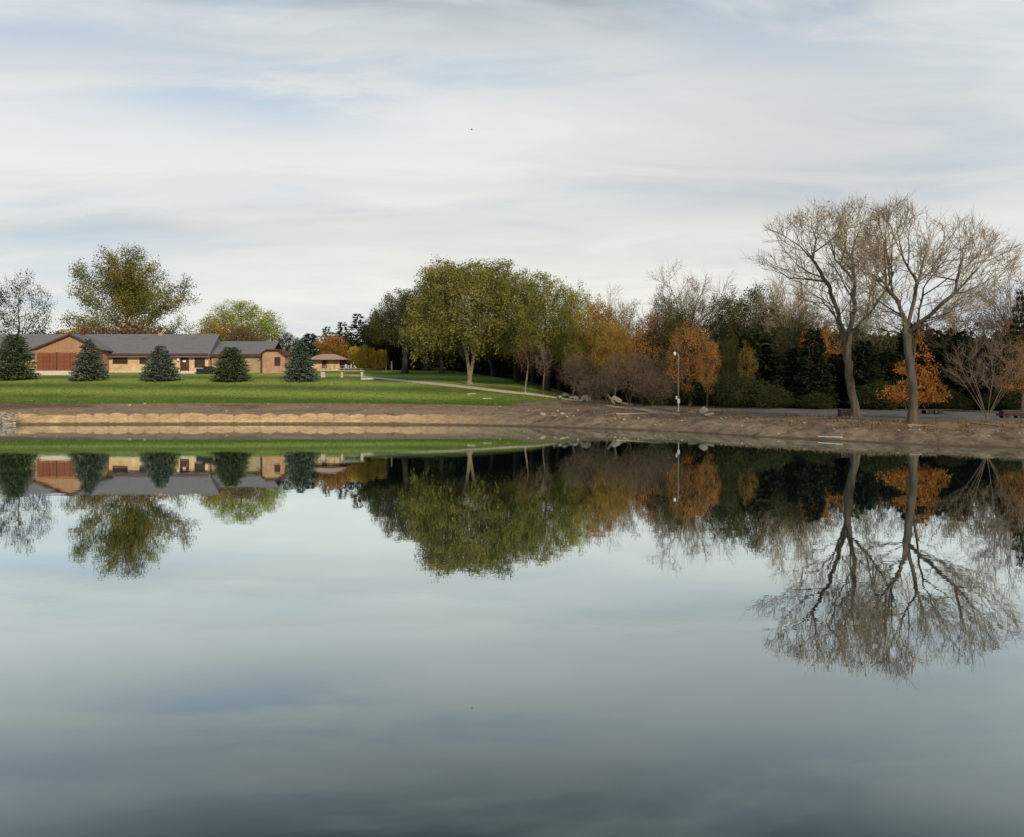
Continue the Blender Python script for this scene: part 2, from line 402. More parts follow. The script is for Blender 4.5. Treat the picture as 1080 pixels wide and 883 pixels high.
# ------------------------------------------------------------------ path on the lawn
PATH = surf_mat('path_concrete', (.32,.28,.21), (.42,.37,.29), 3, bump=.1)
def strip(name, pts, width, mat, lift=.05, n=80, jitter=0.0):
    P = []
    for px, py in pts:
        D = ground_D(px, py); P.append(((px-HX)*D/F, D))
    P = np.array(P); t = np.linspace(0, 1, n); tt = np.linspace(0, 1, len(P))
    X = np.interp(t, tt, P[:, 0]); Y = np.interp(t, tt, P[:, 1])
    for _ in range(8):
        X[1:-1] = (X[:-2]+X[1:-1]*2+X[2:])/4; Y[1:-1] = (Y[:-2]+Y[1:-1]*2+Y[2:])/4
    dx = np.gradient(X); dy = np.gradient(Y); L = np.hypot(dx, dy); nx = -dy/L; ny = dx/L
    vs = []
    offs = (-1, -.5, 0, .5, 1)
    for o_ in offs:
        xx = X+nx*o_*width/2; yy = Y+ny*o_*width/2
        z = height(HX+F*xx/yy, yy)+lift
        vs.append(np.stack([xx, yy, z], -1))
    top = np.array(vs)
    lo = top[[0, -1]].copy(); lo[:, :, 2] -= .35
    allv = np.concatenate([lo[:1], top, lo[1:]]).reshape(-1, 3); K = 7
    a, b_ = np.meshgrid(np.arange(K-1), np.arange(n-1), indexing='ij')
    qq = np.stack([a*n+b_, a*n+b_+1, (a+1)*n+b_+1, (a+1)*n+b_], -1).reshape(-1, 4)[:, ::-1]
    return tag(mesh_obj(name, np_mesh(name, allv, qq), (mat,)), kind='structure')
strip('path', [(372,396.5),(395,398.6),(430,402),(465,405.6),(500,409.3),(540,414),(575,418),(604,421.6),(622,423.4)], 1.5, PATH)
strip('footpath', [(352,390.6),(400,391.2),(440,390.4),(476,389.4)], 2.4, PATH, n=60)
strip('dirt_track', [(640,428),(665,431.5),(690,434.5),(716,437.5)], .7, surf_mat('pale_track', (.26,.2,.14), (.34,.27,.2), 2), lift=.05, n=40)

# ------------------------------------------------------------------ tree construction
def colonize(att, nodes, parents, step, kill, iters=140, trop=(0, 0, .12), jit=.12, infl=1e9, seed=1, mom=.55, radial=None):
    rg = np.random.default_rng(seed)
    nodes = [np.array(n, float) for n in nodes]; parents = list(parents); kids = [0]*len(nodes)
    base = np.array(nodes)
    dirs = [np.array((0, 0, 1.))]*len(nodes)
    for i in range(len(nodes)):
        if parents[i] >= 0:
            v_ = nodes[i]-nodes[parents[i]]; dirs[i] = v_/(np.linalg.norm(v_)+1e-9)
    dd = np.linalg.norm(att[:, None]-base[None], axis=2); near = dd.argmin(1); dist = dd.min(1)
    trop = np.array(trop)
    for it in range(iters):
        if len(att) == 0: break
        u, inv = np.unique(near, return_inverse=True)
        arr = np.array(nodes)
        vec = att-arr[near]; vec /= np.linalg.norm(vec, axis=1)[:, None]+1e-9
        vec = vec*(dist < infl)[:, None]
        acc = np.zeros((len(u), 3)); np.add.at(acc, inv, vec)
        acc /= np.linalg.norm(acc, axis=1)[:, None]+1e-9
        dm_ = np.array([dirs[i] for i in u])*np.array([1.0 if kids[i] == 0 else .0 for i in u])[:, None]
        if radial is not None:
            ov_ = arr[u]-np.array(radial[0]); ov_ /= np.linalg.norm(ov_, axis=1)[:, None]+1e-9; acc += ov_*radial[1]
        acc += trop+mom*dm_+rg.normal(0, jit, acc.shape); acc /= np.linalg.norm(acc, axis=1)[:, None]+1e-9
        ok = np.array([kids[i] < 3 for i in u])
        if not ok.any(): break
        uu = u[ok]; newp = arr[uu]+acc[ok]*step; i0 = len(nodes)
        for i, p_, a_ in zip(uu, newp, acc[ok]):
            dirs.append(a_); nodes.append(p_); parents.append(int(i)); kids[i] += 1; kids.append(0)
        dn = np.linalg.norm(att[:, None]-newp[None], axis=2); k = dn.argmin(1); dm = dn.min(1)
        upd = dm < dist; near = np.where(upd, k+i0, near); dist = np.where(upd, dm, dist)
        keep = dist > kill; att = att[keep]; near = near[keep]; dist = dist[keep]
        if len(nodes) > 14000: break
    return np.array(nodes), np.array(parents)

def in_blobs(p, blobs, k=1.0):
    for b in blobs:
        if ((p[0]-b[0])/b[3])**2+((p[1]-b[1])/b[4])**2+((p[2]-b[2])/b[5])**2 < k: return True
    return False
def ramify(nodes, parents, starts, blobs, seed=1, step=.3, lens=(5, 2.8, 1.3, .7), space=(.55, .42, .36), ang=(38, 36, 34), up=.03, center=(0, 0, 4), out=.05, jit=.05, maxlev=3, l0=5):
    """grows straight, upward-fanning branches from the start nodes: (index, direction, length, level)"""
    rg = np.random.default_rng(seed)
    nodes = [np.array(n, float) for n in nodes]; parents = list(parents); cen = np.array(center, float)
    stack = list(starts); topz = sum(b[2] for b in blobs)/len(blobs)
    while stack:
        i, dr, L, lev = stack.pop()
        dr = np.array(dr, float); dr /= np.linalg.norm(dr)+1e-9
        n = max(2, int(L/step)); cur = i; since = rg.uniform(0, .3); bend_ = rg.normal(0, .035, 3)
        for k in range(n):
            p = nodes[cur]; o_ = p-cen; o_ /= np.linalg.norm(o_)+1e-9
            dr = dr+bend_+rg.normal(0, jit, 3)+np.array([0, 0, up*(1+lev*.5)])+o_*out; dr /= np.linalg.norm(dr)
            q_ = p+dr*step
            if not in_blobs(q_, blobs, 1.0) and (in_blobs(p, blobs, 1.0) or p[2] > topz) : break
            if k > (2 if lev else l0) and not in_blobs(q_, blobs, 1.15): break
            nodes.append(q_); parents.append(cur); cur = len(nodes)-1; since += step
            if lev < maxlev and since > space[lev] and (k > 1 or lev > 0):
                since = rg.uniform(-.1, .1)
                e_ = rg.normal(0, 1, 3); e_ = np.cross(dr, e_); e_ /= np.linalg.norm(e_)+1e-9
                a_ = math.radians(ang[lev]*rg.uniform(.7, 1.3)); nd_ = dr*math.cos(a_)+e_*math.sin(a_)
                if nd_[2] < -.15: nd_[2] *= -.3
                left = 1-.55*k/n
                stack.append((cur, nd_, lens[lev+1]*left*rg.uniform(.6, 1.25), lev+1))
        if len(nodes) > 26000: break
    return np.array(nodes), np.array(parents)

def radii(nodes, parents, r_base, r_tip, bend=1.35):
    n = len(nodes); cnt = np.zeros(n); hasch = np.zeros(n, bool); hasch[parents[parents >= 0]] = True
    cnt[~hasch] = 1
    for i in range(n-1, 0, -1):
        if parents[i] >= 0: cnt[parents[i]] += cnt[i]
    x = np.log(cnt)/math.log(max(cnt[0], 2))
    return r_tip*(r_base/r_tip)**(x**bend), cnt

def add_twigs(nodes, parents, rad, cnt, per=2, L=(.5, 1.1), seg=3, rt=.007, up=.25, maxc=4, spread=.6, seed=3, droop=0.0):
    rg = np.random.default_rng(seed)
    src = np.where(cnt <= maxc)[0]; src = src[parents[src] >= 0]
    src = np.repeat(src, per)
    dirs = nodes[src]-nodes[parents[src]]; dirs /= np.linalg.norm(dirs, axis=1)[:, None]+1e-9
    dirs = dirs*.7+rg.normal(0, spread, dirs.shape)+np.array([0, 0, up]); dirs /= np.linalg.norm(dirs, axis=1)[:, None]
    ln = rg.uniform(L[0], L[1], len(src)); cur = nodes[src]; par = src.copy()
    N_, P_, R_ = [nodes], [parents], [rad]; base = len(nodes)
    for s in range(seg):
        dirs = dirs+rg.normal(0, .18, dirs.shape)+np.array([0, 0, -droop*(s+1)]); dirs /= np.linalg.norm(dirs, axis=1)[:, None]
        cur = cur+dirs*(ln/seg)[:, None]
        N_.append(cur); P_.append(par); R_.append(np.full(len(src), rt*(1-.22*s)))
        par = np.arange(base, base+len(src)); base += len(src)
    return np.concatenate(N_), np.concatenate(P_), np.concatenate(R_)

def tube_mesh(name, nodes, parents, rad, sel, k, flare=None):
    """tubes for the nodes in sel (each joined to its parent)"""
    ch = np.where(sel & (parents >= 0))[0]
    pa = parents[ch]
    main = np.full(len(nodes), -1)
    order = ch[np.argsort(rad[ch])]; main[parents[order]] = order         # thickest child wins
    d = nodes[ch]-nodes[pa]; d /= np.linalg.norm(d, axis=1)[:, None]+1e-9
    nd = np.zeros_like(nodes); nd[ch] = d; nd[nd.sum(1) == 0] = (0, 0, 1)
    # average own direction with main child's for smoother bends
    has = main >= 0; sm = nd.copy(); sm[has] += nd[main[has]]; sm /= np.linalg.norm(sm, axis=1)[:, None]+1e-9
    ref = np.array([.23, .95, .21]); t = np.arange(k)*2*np.pi/k
    def ring(c_, dr, r_):
        a = np.cross(dr, ref); a /= np.linalg.norm(a, axis=1)[:, None]+1e-9; b_ = np.cross(dr, a)
        return c_[:, None]+(a[:, None]*np.cos(t)[None, :, None]+b_[:, None]*np.sin(t)[None, :, None])*r_[:, None, None]
    top = ring(nodes[ch], sm[ch], rad[ch])
    ismain = (main[pa] == ch)
    botdir = np.where(ismain[:, None], sm[pa], d); botr = np.where(ismain, rad[pa], rad[ch]*1.15)
    bot = ring(nodes[pa], botdir, botr)
    n = len(ch); V_ = np.concatenate([bot.reshape(-1, 3), top.reshape(-1, 3)])
    i = np.arange(n)[:, None]*k; j = np.arange(k)[None]; j2 = (j+1) % k
    q_ = np.stack([i+j, i+j2, i+j2+n*k, i+j+n*k], -1).reshape(-1, 4)
    return V_, q_

def leaf_quads(pos, size, rg, droop=0.0, long=1.0, clump=None, flat=0.0):
    """one small two-triangle folded leaf spray per position"""
    n = len(pos); d = rg.normal(0, 1, (n, 3)); d[:, 2] *= (1-flat); d[:, 2] -= droop*1.5
    d /= np.linalg.norm(d, axis=1)[:, None]
    e = rg.normal(0, 1, (n, 3)); e = np.cross(d, e); e /= np.linalg.norm(e, axis=1)[:, None]+1e-9
    s = size*rg.uniform(.6, 1.35, n)[:, None]
    a = pos; b_ = pos+d*s*long*.55+e*s*.42; c_ = pos+d*s*long; f_ = pos+d*s*long*.5-e*s*.38
    V_ = np.stack([a, b_, c_, f_], 1).reshape(-1, 3)
    return V_, np.arange(n*4).reshape(-1, 4)

def cloudnoise(p, s, seed=0):
    return (fbm(p[:, 0]/s+seed, p[:, 2]/s, 2)+fbm(p[:, 1]/s+seed+40, (p[:, 2]+p[:, 0]*.5)/s, 2))

def set_tint(me, nlead, tint_per_leaf):
    """nlead verts without leaves first, then 4 verts per leaf"""
    a = me.attributes.new('tint', 'FLOAT', 'POINT')
    arr = np.concatenate([np.zeros(nlead), np.repeat(tint_per_leaf, 4)]).astype(np.float32)
    a.data.foreach_set('value', arr)

class Proto: pass
PROTOS = {}
def make_tree(key, att, trunk, step, kill, r_base, r_tip=.012, twig=None, leaves=None, thr=.05, trop=(0, 0, .12), seed=1, iters=140, extra=None, jit=.12, bend=1.35, radial=None, ram=None):
    """builds the two meshes of a tree kind: trunk (stem and limbs) and crown (twigs and leaves)"""
    rg = np.random.default_rng(seed+100)
    nodes = [np.array(t_, float) for t_ in trunk[0]]; parents = list(trunk[1])
    if ram: nodes, parents = ramify(nodes, parents, **ram)
    else: nodes, parents = colonize(att, nodes, parents, step, kill, iters, trop, jit=jit, seed=seed, radial=radial)
    rad, cnt = radii(nodes, parents, r_base, r_tip, bend)
    # root flare
    z0 = nodes[0][2]; fl = np.clip(1-(nodes[:, 2]-z0)/(r_base*4.5), 0, 1)
    rad = rad*(1+.6*fl**2)
    n_leafnodes = np.where(cnt <= (leaves or {}).get('maxc', 6))[0]
    if twig: n2, p2, r2 = add_twigs(nodes, parents, rad, cnt, seed=seed, **twig)
    else: n2, p2, r2 = nodes, parents, rad
    thick = r2 > thr
    Vt, qt = tube_mesh('t', n2, p2, r2, thick, 10)
    Vc, qc = tube_mesh('c', n2, p2, r2, ~thick, 3)
    pr = Proto(); pr.trunk = np_mesh(key+'_trunk', Vt, qt, smooth=True)
    nl = 0; mi = np.zeros(len(qc), int)
    if leaves:
        per = leaves['per']; pos = nodes[np.repeat(n_leafnodes, per)]
        pos = pos+np.clip(rg.normal(0, 1, pos.shape), -1.6, 1.6)*leaves.get('spread', .4)
        cn = cloudnoise(pos, leaves.get('gap', 1.6), seed)
        thr_ = np.quantile(cn, leaves.get('cut', .12)); pos = pos[cn > thr_]
        if 'strand' in leaves:
            st = leaves['strand']; pick = rg.random(len(pos)) < st[0]
            base = pos[pick]; m_ = st[2]
            ln = rg.uniform(.4, st[1], len(base)); k = np.arange(1, m_+1)/m_
            sp = base[:, None]+np.array([0, 0, -1.])*(ln[:, None, None]*k[None, :, None])+rg.normal(0, .09, (len(base), m_, 3))
            pos = np.concatenate([pos, sp.reshape(-1, 3)])
        Vl, ql = leaf_quads(pos, leaves['size'], rg, leaves.get('droop', .2), leaves.get('long', 1.3))
        cn = cloudnoise(pos, leaves.get('tone', 2.5), seed+9); cn = (cn-cn.min())/(np.ptp(cn)+1e-9)
        tint = np.clip(cn*.85+rg.normal(.06, .09, len(pos)), 0, 1)
        nl = len(Vc); qc = np.concatenate([qc, ql+nl]); mi = np.concatenate([mi, np.ones(len(ql), int)])
        Vc = np.concatenate([Vc, Vl])
        pr.crown = np_mesh(key+'_crown', Vc, qc, mats_q=mi); set_tint(pr.crown, nl, tint)
    else:
        pr.crown = np_mesh(key+'_crown', Vc, qc)
    A = Vc if len(Vc) else Vt
    pr.h = max(A[:, 2].max(), Vt[:, 2].max()); pr.w = (np.quantile(A[:, 0], .995)-np.quantile(A[:, 0], .005)+np.quantile(A[:, 1], .995)-np.quantile(A[:, 1], .005))/2
    pr.cx = 0.0
    PROTOS[key] = pr
    return pr

def blob_pts(blobs, n, rg, shell=.0):
    """random points in a union of ellipsoids (cx,cy,cz,rx,ry,rz)"""
    vol = np.array([b[3]*b[4]*b[5] for b in blobs]); pk = rg.choice(len(blobs), n, p=vol/vol.sum())
    B = np.array(blobs)[pk]; v = rg.normal(0, 1, (n, 3)); v /= np.linalg.norm(v, axis=1)[:, None]
    r = (rg.random(n)**(1/3.0)); r = shell+(1-shell)*r
    return B[:, :3]+v*r[:, None]*B[:, 3:]
def stem(h, lean=0.0, n=None, bend=.1, seed=0, step=.6):
    n = n or max(2, int(h/step)); rg = np.random.default_rng(seed)
    ph = rg.uniform(0, 6.28); P = []
    for i in range(n+1):
        t = i/n; P.append((lean*t*t+bend*math.sin(t*4+ph)*t, bend*math.cos(t*3+ph)*t-bend*math.cos(ph)*0*t, h*t))
    return P, [-1]+list(range(n))
def multi_stem(k, h, spread, seed=0):
    rg = np.random.default_rng(seed); P = [(0, 0, -.1), (0, 0, .15)]; par = [-1, 0]
    for i in range(k):
        a = 2*math.pi*i/k+rg.uniform(-.4, .4); s = spread*rg.uniform(.6, 1.1); last = 1
        for j in range(1, 7):
            t = j/6; P.append((math.cos(a)*s*t**1.1, math.sin(a)*s*t**1.1, .15+h*t)); par.append(last); last = len(P)-1
    return P, par

g = np.random.default_rng(11)
# leafy, rounded broadleaf (two), ragged one, low bushy one
bl = [(0,0,9,4.6,4.6,4.2), (-2.6,.4,7.2,3,3,2.6), (2.8,-.5,7.6,3,3,2.8), (.4,.6,12,2.8,2.8,2.3)]
make_tree('round', blob_pts(bl, 1300, g, .2), stem(4.2, .3, seed=1), .5, .8, .36, thr=.045, seed=1,
          twig=dict(per=1, L=(.4, .8), rt=.009), leaves=dict(per=46, size=.15, spread=.38, cut=.05, gap=1.3, tone=1.8))
bl = [(-.5,0,8.4,3.6,4,4.6), (2.4,.3,10.2,2.6,3,3.2), (-2.9,0,6.2,2.3,3,2.2), (1.8,0,5.9,2.8,3,2.2), (-1.4,0,12.4,1.8,2,1.9)]
make_tree('tall', blob_pts(bl, 1300, g, .2), stem(3.6, -.3, seed=2), .5, .8, .34, thr=.045, seed=2,
          twig=dict(per=1, L=(.4, .9), rt=.009), leaves=dict(per=38, size=.15, spread=.36, cut=.12, gap=1.2, tone=1.6))
bl = [(-.5,0,8.4,3.6,4,4.6), (2.4,.3,10.2,2.6,3,3.2), (-2.9,0,6.2,2.3,3,2.2), (1.8,0,5.9,2.8,3,2.2), (-1.4,0,12.4,1.8,2,1.9), (2.2,0,3.6,1.6,2,1.6)]
make_tree('lacy', blob_pts(bl, 900, g, .2), stem(3.6, .3, seed=22), .5, .8, .26, thr=.045, seed=22,
          twig=dict(per=3, L=(.6, 1.3), rt=.010, up=.3, maxc=3, spread=.4), leaves=dict(per=16, size=.15, spread=.38, cut=.30, gap=1.5, tone=1.6))
# ragged open autumn tree with a high leader on its left
def fan(n, h0, h1, tilt0, tilt1, L0, L1, seed, stem_n):
    rg = np.random.default_rng(seed); st = []
    for i in range(n):
        t = (i+.5)/n; a = 2.4*i+rg.uniform(-.3, .3); ti = math.radians(tilt0+(tilt1-tilt0)*t+rg.uniform(-6, 6))
        st.append((int(stem_n*(h0+(h1-h0)*t)), (math.sin(ti)*math.cos(a), math.sin(ti)*math.sin(a), math.cos(ti)), L0+(L1-L0)*t, 0))
    return st
bl = [(0,0,9.4,5.6,5.4,4.4), (-3.4,0,13.6,1.5,1.5,2.6), (-3.2,0,15.2,.9,.9,1.8), (5.0,0,8.6,2.8,3,2.4), (-5.6,0,8.4,2.0,3,2.0), (2.2,0,12.4,2.6,3,1.8)]
S_ = stem(6.5, .2, seed=3, step=.5)
make_tree('ragged', None, S_, 0, 0, .36, thr=.05, seed=3, bend=1.3,
          ram=dict(starts=fan(20, .35, 1, 78, 10, 6.5, 7.5, 3, len(S_[0])-1)+[(len(S_[0])-3, (-.34, 0, 1), 11, 0), (6, (1, .1, .5), 8, 0), (8, (1, -.2, .8), 8, 0), (9, (.5, .1, 1), 8, 0)], blobs=bl, seed=3, step=.4, lens=(7, 3.2, 1.5, .7), space=(.7, .6, .5), center=(0, 0, 4), up=.012, l0=99),
          leaves=dict(per=26, size=.125, spread=.38, cut=.06, gap=1.0, tone=1.3, maxc=6))
# big willow-like tree with twin trunk and hanging skirts
P_, q_ = stem(6.4, -.75, seed=5, bend=.08); k0 = len(P_)
P_ += [(.55*t+.35*t*t, .1, 7.0*t) for t in (.15, .35, .55, .75, 1.0)]; q_ += [0]+list(range(k0, k0+4))
bl = [(0,0,12.2,4.4,4.6,5.2), (-3.4,0,10.4,2.6,3.4,4.6), (3.6,0,10.2,3.0,3.4,4.6), (-5.0,0,7.4,1.6,2.2,3.2), (4.6,0,7.6,2.4,2.4,3.4), (-2.4,0,15.0,2.6,3,2.6), (2.0,0,15.2,3,3,2.3), (.2,2.2,7.2,3.4,2.2,2.4), (0,0,9,3,3,3), (.2,-2.4,8.0,3.2,1.6,2.2)]
make_tree('willow', blob_pts(bl, 1700, g, .2), (P_, q_), .55, .75, .27, thr=.045, seed=5, trop=(0, 0, .05),
          twig=dict(per=1, L=(.6, 1.3), rt=.010, droop=.25), leaves=dict(per=44, size=.14, spread=.42, cut=.06, gap=1.4, tone=1.6, strand=(.07, 2.6, 12), droop=.7, long=1.9))
# pyramidal small maple
bl = [(0,0,2.2,1.9,1.9,1.1), (.1,0,3.7,1.5,1.4,1.3), (0,0,5.1,.95,.9,1.2), (-.1,0,6.3,.5,.5,.9), (1.9,0,1.9,.8,.8,.5), (-1.7,0,2.1,.7,.7,.6), (1.2,0,3.2,.6,.6,.4)]
make_tree('maple', blob_pts(bl, 420, g, .2), stem(3.5, 0, seed=6, bend=.05), .3, .45, .10, r_tip=.008, thr=.03, seed=6,
          leaves=dict(per=30, size=.12, spread=.22, cut=.26, gap=.8, tone=.8, maxc=8, droop=.4))
# weeping small tree
bl = [(0,0,3.6,1.9,1.9,1.2)]
make_tree('weeping', blob_pts(bl, 160, g, .4), stem(2.6, 0, seed=7, bend=.05), .3, .5, .10, r_tip=.008, thr=.03, seed=7,
          leaves=dict(per=10, size=.16, spread=.2, cut=.05, strand=(.5, 2.9, 12), droop=1.2, long=1.8, maxc=8))
# bush, leafy to the ground
bl = [(0,0,1.6,2.2,2,1.5), (1.4,0,1.1,1.3,1.2,1.1), (-1.5,0,1.2,1.2,1.2,1.2), (.3,0,2.7,1.1,1.1,.9)]
make_tree('bush', blob_pts(bl, 420, g, .2), multi_stem(5, 1.0, .6, 8), .28, .42, .06, r_tip=.007, thr=.03, seed=8,
          leaves=dict(per=26, size=.13, spread=.28, cut=.12, gap=.6, tone=.9, maxc=8))
# bare spreading trees
bl = [(0,0,9.2,4.8,4.8,4.4), (3.2,0,8,2.4,3,2.8), (-3.4,0,8.4,2.4,3,2.8)]
S_ = stem(5.5, .3, seed=9, step=.5)
make_tree('bare_a', None, S_, 0, 0, .27, thr=.05, seed=9, bend=1.25,
          ram=dict(starts=fan(24, .38, 1, 76, 8, 6, 7.5, 9, len(S_[0])-1), blobs=bl, seed=9, step=.35, lens=(7, 3.2, 1.5, .9), space=(.6, .45, .36), center=(0, 0, 5), up=.0, out=.03),
          twig=dict(per=2, L=(.5, 1.2), rt=.010, up=.15, maxc=1, spread=.28), leaves=dict(per=1, size=.12, spread=.4, cut=.5))
bl = [(.5,0,9.2,3.4,3.6,4.6), (-2.2,0,8.6,2.2,3,3.2), (2.9,0,10.2,1.6,2.2,2.4)]
S_ = stem(5.0, -.4, seed=10, bend=.2, step=.5)
make_tree('bare_b', None, S_, 0, 0, .25, thr=.05, seed=10, bend=1.25,
          ram=dict(starts=fan(18, .4, 1, 66, 8, 6, 7.5, 10, len(S_[0])-1), blobs=bl, seed=10, step=.35, lens=(7, 3.0, 1.4, .9), space=(.6, .45, .36), center=(0, 0, 5), up=.0, out=.03),
          twig=dict(per=2, L=(.5, 1.2), rt=.010, up=.15, maxc=1, spread=.28), leaves=dict(per=1, size=.12, spread=.4, cut=.5))
# thin multi-stemmed bare shrubs: fine upright twigs
bl = [(0,0,3.6,2.6,2.4,2.3), (1.5,0,3,1.6,1.6,1.8), (-1.6,0,3,1.5,1.6,1.8)]
make_tree('brush', blob_pts(bl, 520, g, .1), multi_stem(7, 2.2, 1.0, 11), .32, .5, .07, r_tip=.008, thr=.03, seed=11,
          twig=dict(per=5, L=(.5, 1.2), rt=.008, up=.5, maxc=3), leaves=dict(per=2, size=.13, spread=.3, cut=.2))
bl = [(0,0,3.9,3.0,2.4,1.9)]
make_tree('vase', blob_pts(bl, 420, g, .1), multi_stem(9, 2.9, 1.75, 12), .3, .5, .085, r_tip=.008, thr=.028, seed=12,
          twig=dict(per=4, L=(.4, 1.1), rt=.007, up=.7, maxc=2, spread=.4), leaves=dict(per=1, size=.09, spread=.3, cut=.3))
# slim sapling
bl = [(0,0,4.6,1.3,1.3,2.4)]
make_tree('sapling', blob_pts(bl, 200, g, .1), stem(2.6, .25, seed=13, bend=.12), .3, .5, .10, r_tip=.008, thr=.03, seed=13,
          twig=dict(per=4, L=(.5, 1.2), rt=.008, up=.5, maxc=3), leaves=dict(per=2, size=.14, spread=.3, cut=.2))

def make_conifer(key, h, Rr, pw, whorl, per, size, seed, droop=.25, gaps=.0, skirt=.25):
    rg = np.random.default_rng(seed); pos = []; dr = []; mbn = [(0, 0, -.1)]; par = [-1]
    zs = np.arange(skirt, h*.97, whorl)
    last = 0; Vb = []; segA = []; segB = []; segR = []
    P = [(0, 0, -.15), (0, 0, skirt)]; pp = [-1, 0]; rr = [h*.028, h*.026]
    for z in zs:
        t = z/h; P.append((0, 0, z)); pp.append(len(P)-2); rr.append(max(.012, h*.026*(1-t))); ax = len(P)-1
        Lmax = Rr*(1-t)**pw*(.35+.65*min(1, (z+.4)/(.16*h)))
        k = max(4, int(per*(.45+.55*(1-t))))
        for i in range(k):
            if rg.random() < gaps: continue
            a = 2*math.pi*(i+rg.random())/k; L = Lmax*rg.uniform(.72, 1.1)+.08
            n = max(2, int(L/(size*.55)))
            tt = np.arange(1, n+1)/n
            rise = .35*L*tt*(t-.25) - droop*L*tt**2*(.6) + droop*.35*L*np.clip(tt-.7, 0, 1)
            pts = np.stack([np.cos(a)*L*tt, np.sin(a)*L*tt, z+rise], -1)
            pl = ax
            step_ = max(1, n//3)
            for j in range(step_-1, n, step_):
                P.append(tuple(pts[j])); pp.append(pl); rr.append(.014*(1-.6*tt[j])); pl = len(P)-1
            for s in range(n):
                wdt = L*.30*(1-tt[s]*.6)
                m_ = 5 if tt[s] > .35 else 1
                pos.append(pts[s][None]+rg.normal(0, 1, (m_, 3))*np.array([wdt*.55, wdt*.55, size*.22]))
                out_ = np.array([math.cos(a), math.sin(a), -.10]); dr.append(out_[None]+rg.normal(0, .42, (m_, 3)))
    P = np.array(P); pp = np.array(pp); rr = np.array(rr)
    thick = np.zeros(len(P), bool); thick[:2] = True
    isax = (np.abs(P[:, 0]) < 1e-6) & (np.abs(P[:, 1]) < 1e-6)
    Vt, qt = tube_mesh('t', P, pp, rr, isax, 8); Vc, qc = tube_mesh('c', P, pp, rr, ~isax, 3)
    pos = np.concatenate(pos); dr = np.concatenate(dr); dr /= np.linalg.norm(dr, axis=1)[:, None]; n = len(pos)
    e = np.cross(dr, rg.normal(0, 1, (n, 3))*np.array([.35, .35, 1])); e /= np.linalg.norm(e, axis=1)[:, None]+1e-9
    s = size*rg.uniform(.7, 1.4, n)[:, None]
    Vl = np.stack([pos-dr*s*.3, pos+e*s*.30, pos+dr*s*.8, pos-e*s*.30], 1).reshape(-1, 3); ql = np.arange(n*4).reshape(-1, 4)
    nl = len(Vc); me_ = np_mesh(key+'_crown', np.concatenate([Vc, Vl]), np.concatenate([qc, ql+nl]), mats_q=np.concatenate([np.zeros(len(qc), int), np.ones(len(ql), int)]))
    set_tint(me_, nl, np.clip(rg.normal(.45, .22, n)+cloudnoise(pos, .7, seed)*.5, 0, 1))
    pr = Proto(); pr.crown = me_; pr.trunk = np_mesh(key+'_trunk', Vt, qt, smooth=True); pr.h = h; pr.w = 2*Rr*.95; pr.cx = 0
    PROTOS[key] = pr
make_conifer('spruce_a', 6.2, 2.6, .72, .27, 16, .26, 21, droop=.20)
make_conifer('spruce_b', 6.2, 2.75, .62, .26, 17, .26, 22, droop=.14)
make_conifer('spruce_c', 6.2, 2.9, .42, .26, 18, .24, 23, droop=.05)
make_conifer('cedar', 9.0, 2.4, .55, .30, 14, .36, 24, droop=.05, gaps=.1)
make_conifer('pine', 11.0, 3.2, .65, .50, 10, .42, 25, droop=.15, gaps=.15, skirt=1.4)

def place(name, key, px, D, topy, wpx, label, cat, bark, leaf, group=None, rz=None, basez=None, pxtop=None, twig=None, ys=None):
    pr = PROTOS[key]; b0 = gpt(px, D) if basez is None else Vector(((px-HX)*D/F, D, basez))
    Ht = CAMH-(topy-HY)*D/F-b0.z; sz = Ht/pr.h; sx = wpx*D/F/pr.w
    sx = min(max(sx, sz*.45), sz*1.9)
    rz = random.uniform(0, 6.28) if rz is None else rz
    e = empty(name, b0-Vector((0, 0, .05)), rz); e.scale = (sx, sx if ys is None else ys, sz)
    for part, me_, mats in (('trunk', pr.trunk, (bark,)), ('crown', pr.crown, ((twig or bark), leaf) if leaf else ((twig or bark),))):
        if len(me_.polygons) == 0: continue
        o = bpy.data.objects.new(part, me_); COL.objects.link(o); o.parent = e
        while len(me_.materials) < len(mats): me_.materials.append(mats[len(me_.materials)])
        for i, mt in enumerate(mats):
            o.material_slots[i].link = 'OBJECT'; o.material_slots[i].material = mt
    tag(e, label, cat, group)
    return e

# ---- five spruces on the lawn
GS = 'spruces planted along the lawn in front of the long house'
for px, by, ty, w, key, lf, lab in (
    (15, 400.5, 350.5, 44, 'spruce_c', L_SPRUCE_G, 'broad rounded green spruce cut by the left edge, left of the garage gable'),
    (94, 401, 355, 42, 'spruce_a', L_SPRUCE, 'blue-green spruce standing just right of the red-brown garage doors'),
    (169, 401.5, 362, 41, 'spruce_b', L_SPRUCE, 'dark spruce before the long tan wall, left of the dark entrance door'),
    (244, 402, 364, 41, 'spruce_c', L_SPRUCE_G, 'spruce with a blunt top beside two dark bins at the house'),
    (317, 402, 356, 40, 'spruce_a', L_SPRUCE, 'pointed spruce off the right end of the long house')):
    D = ground_D(px, by); place('spruce_tree', key, px, D, ty+2, w*.97, lab, 'spruce', BARK_DARK, lf, GS, rz=random.uniform(0, 6.28))

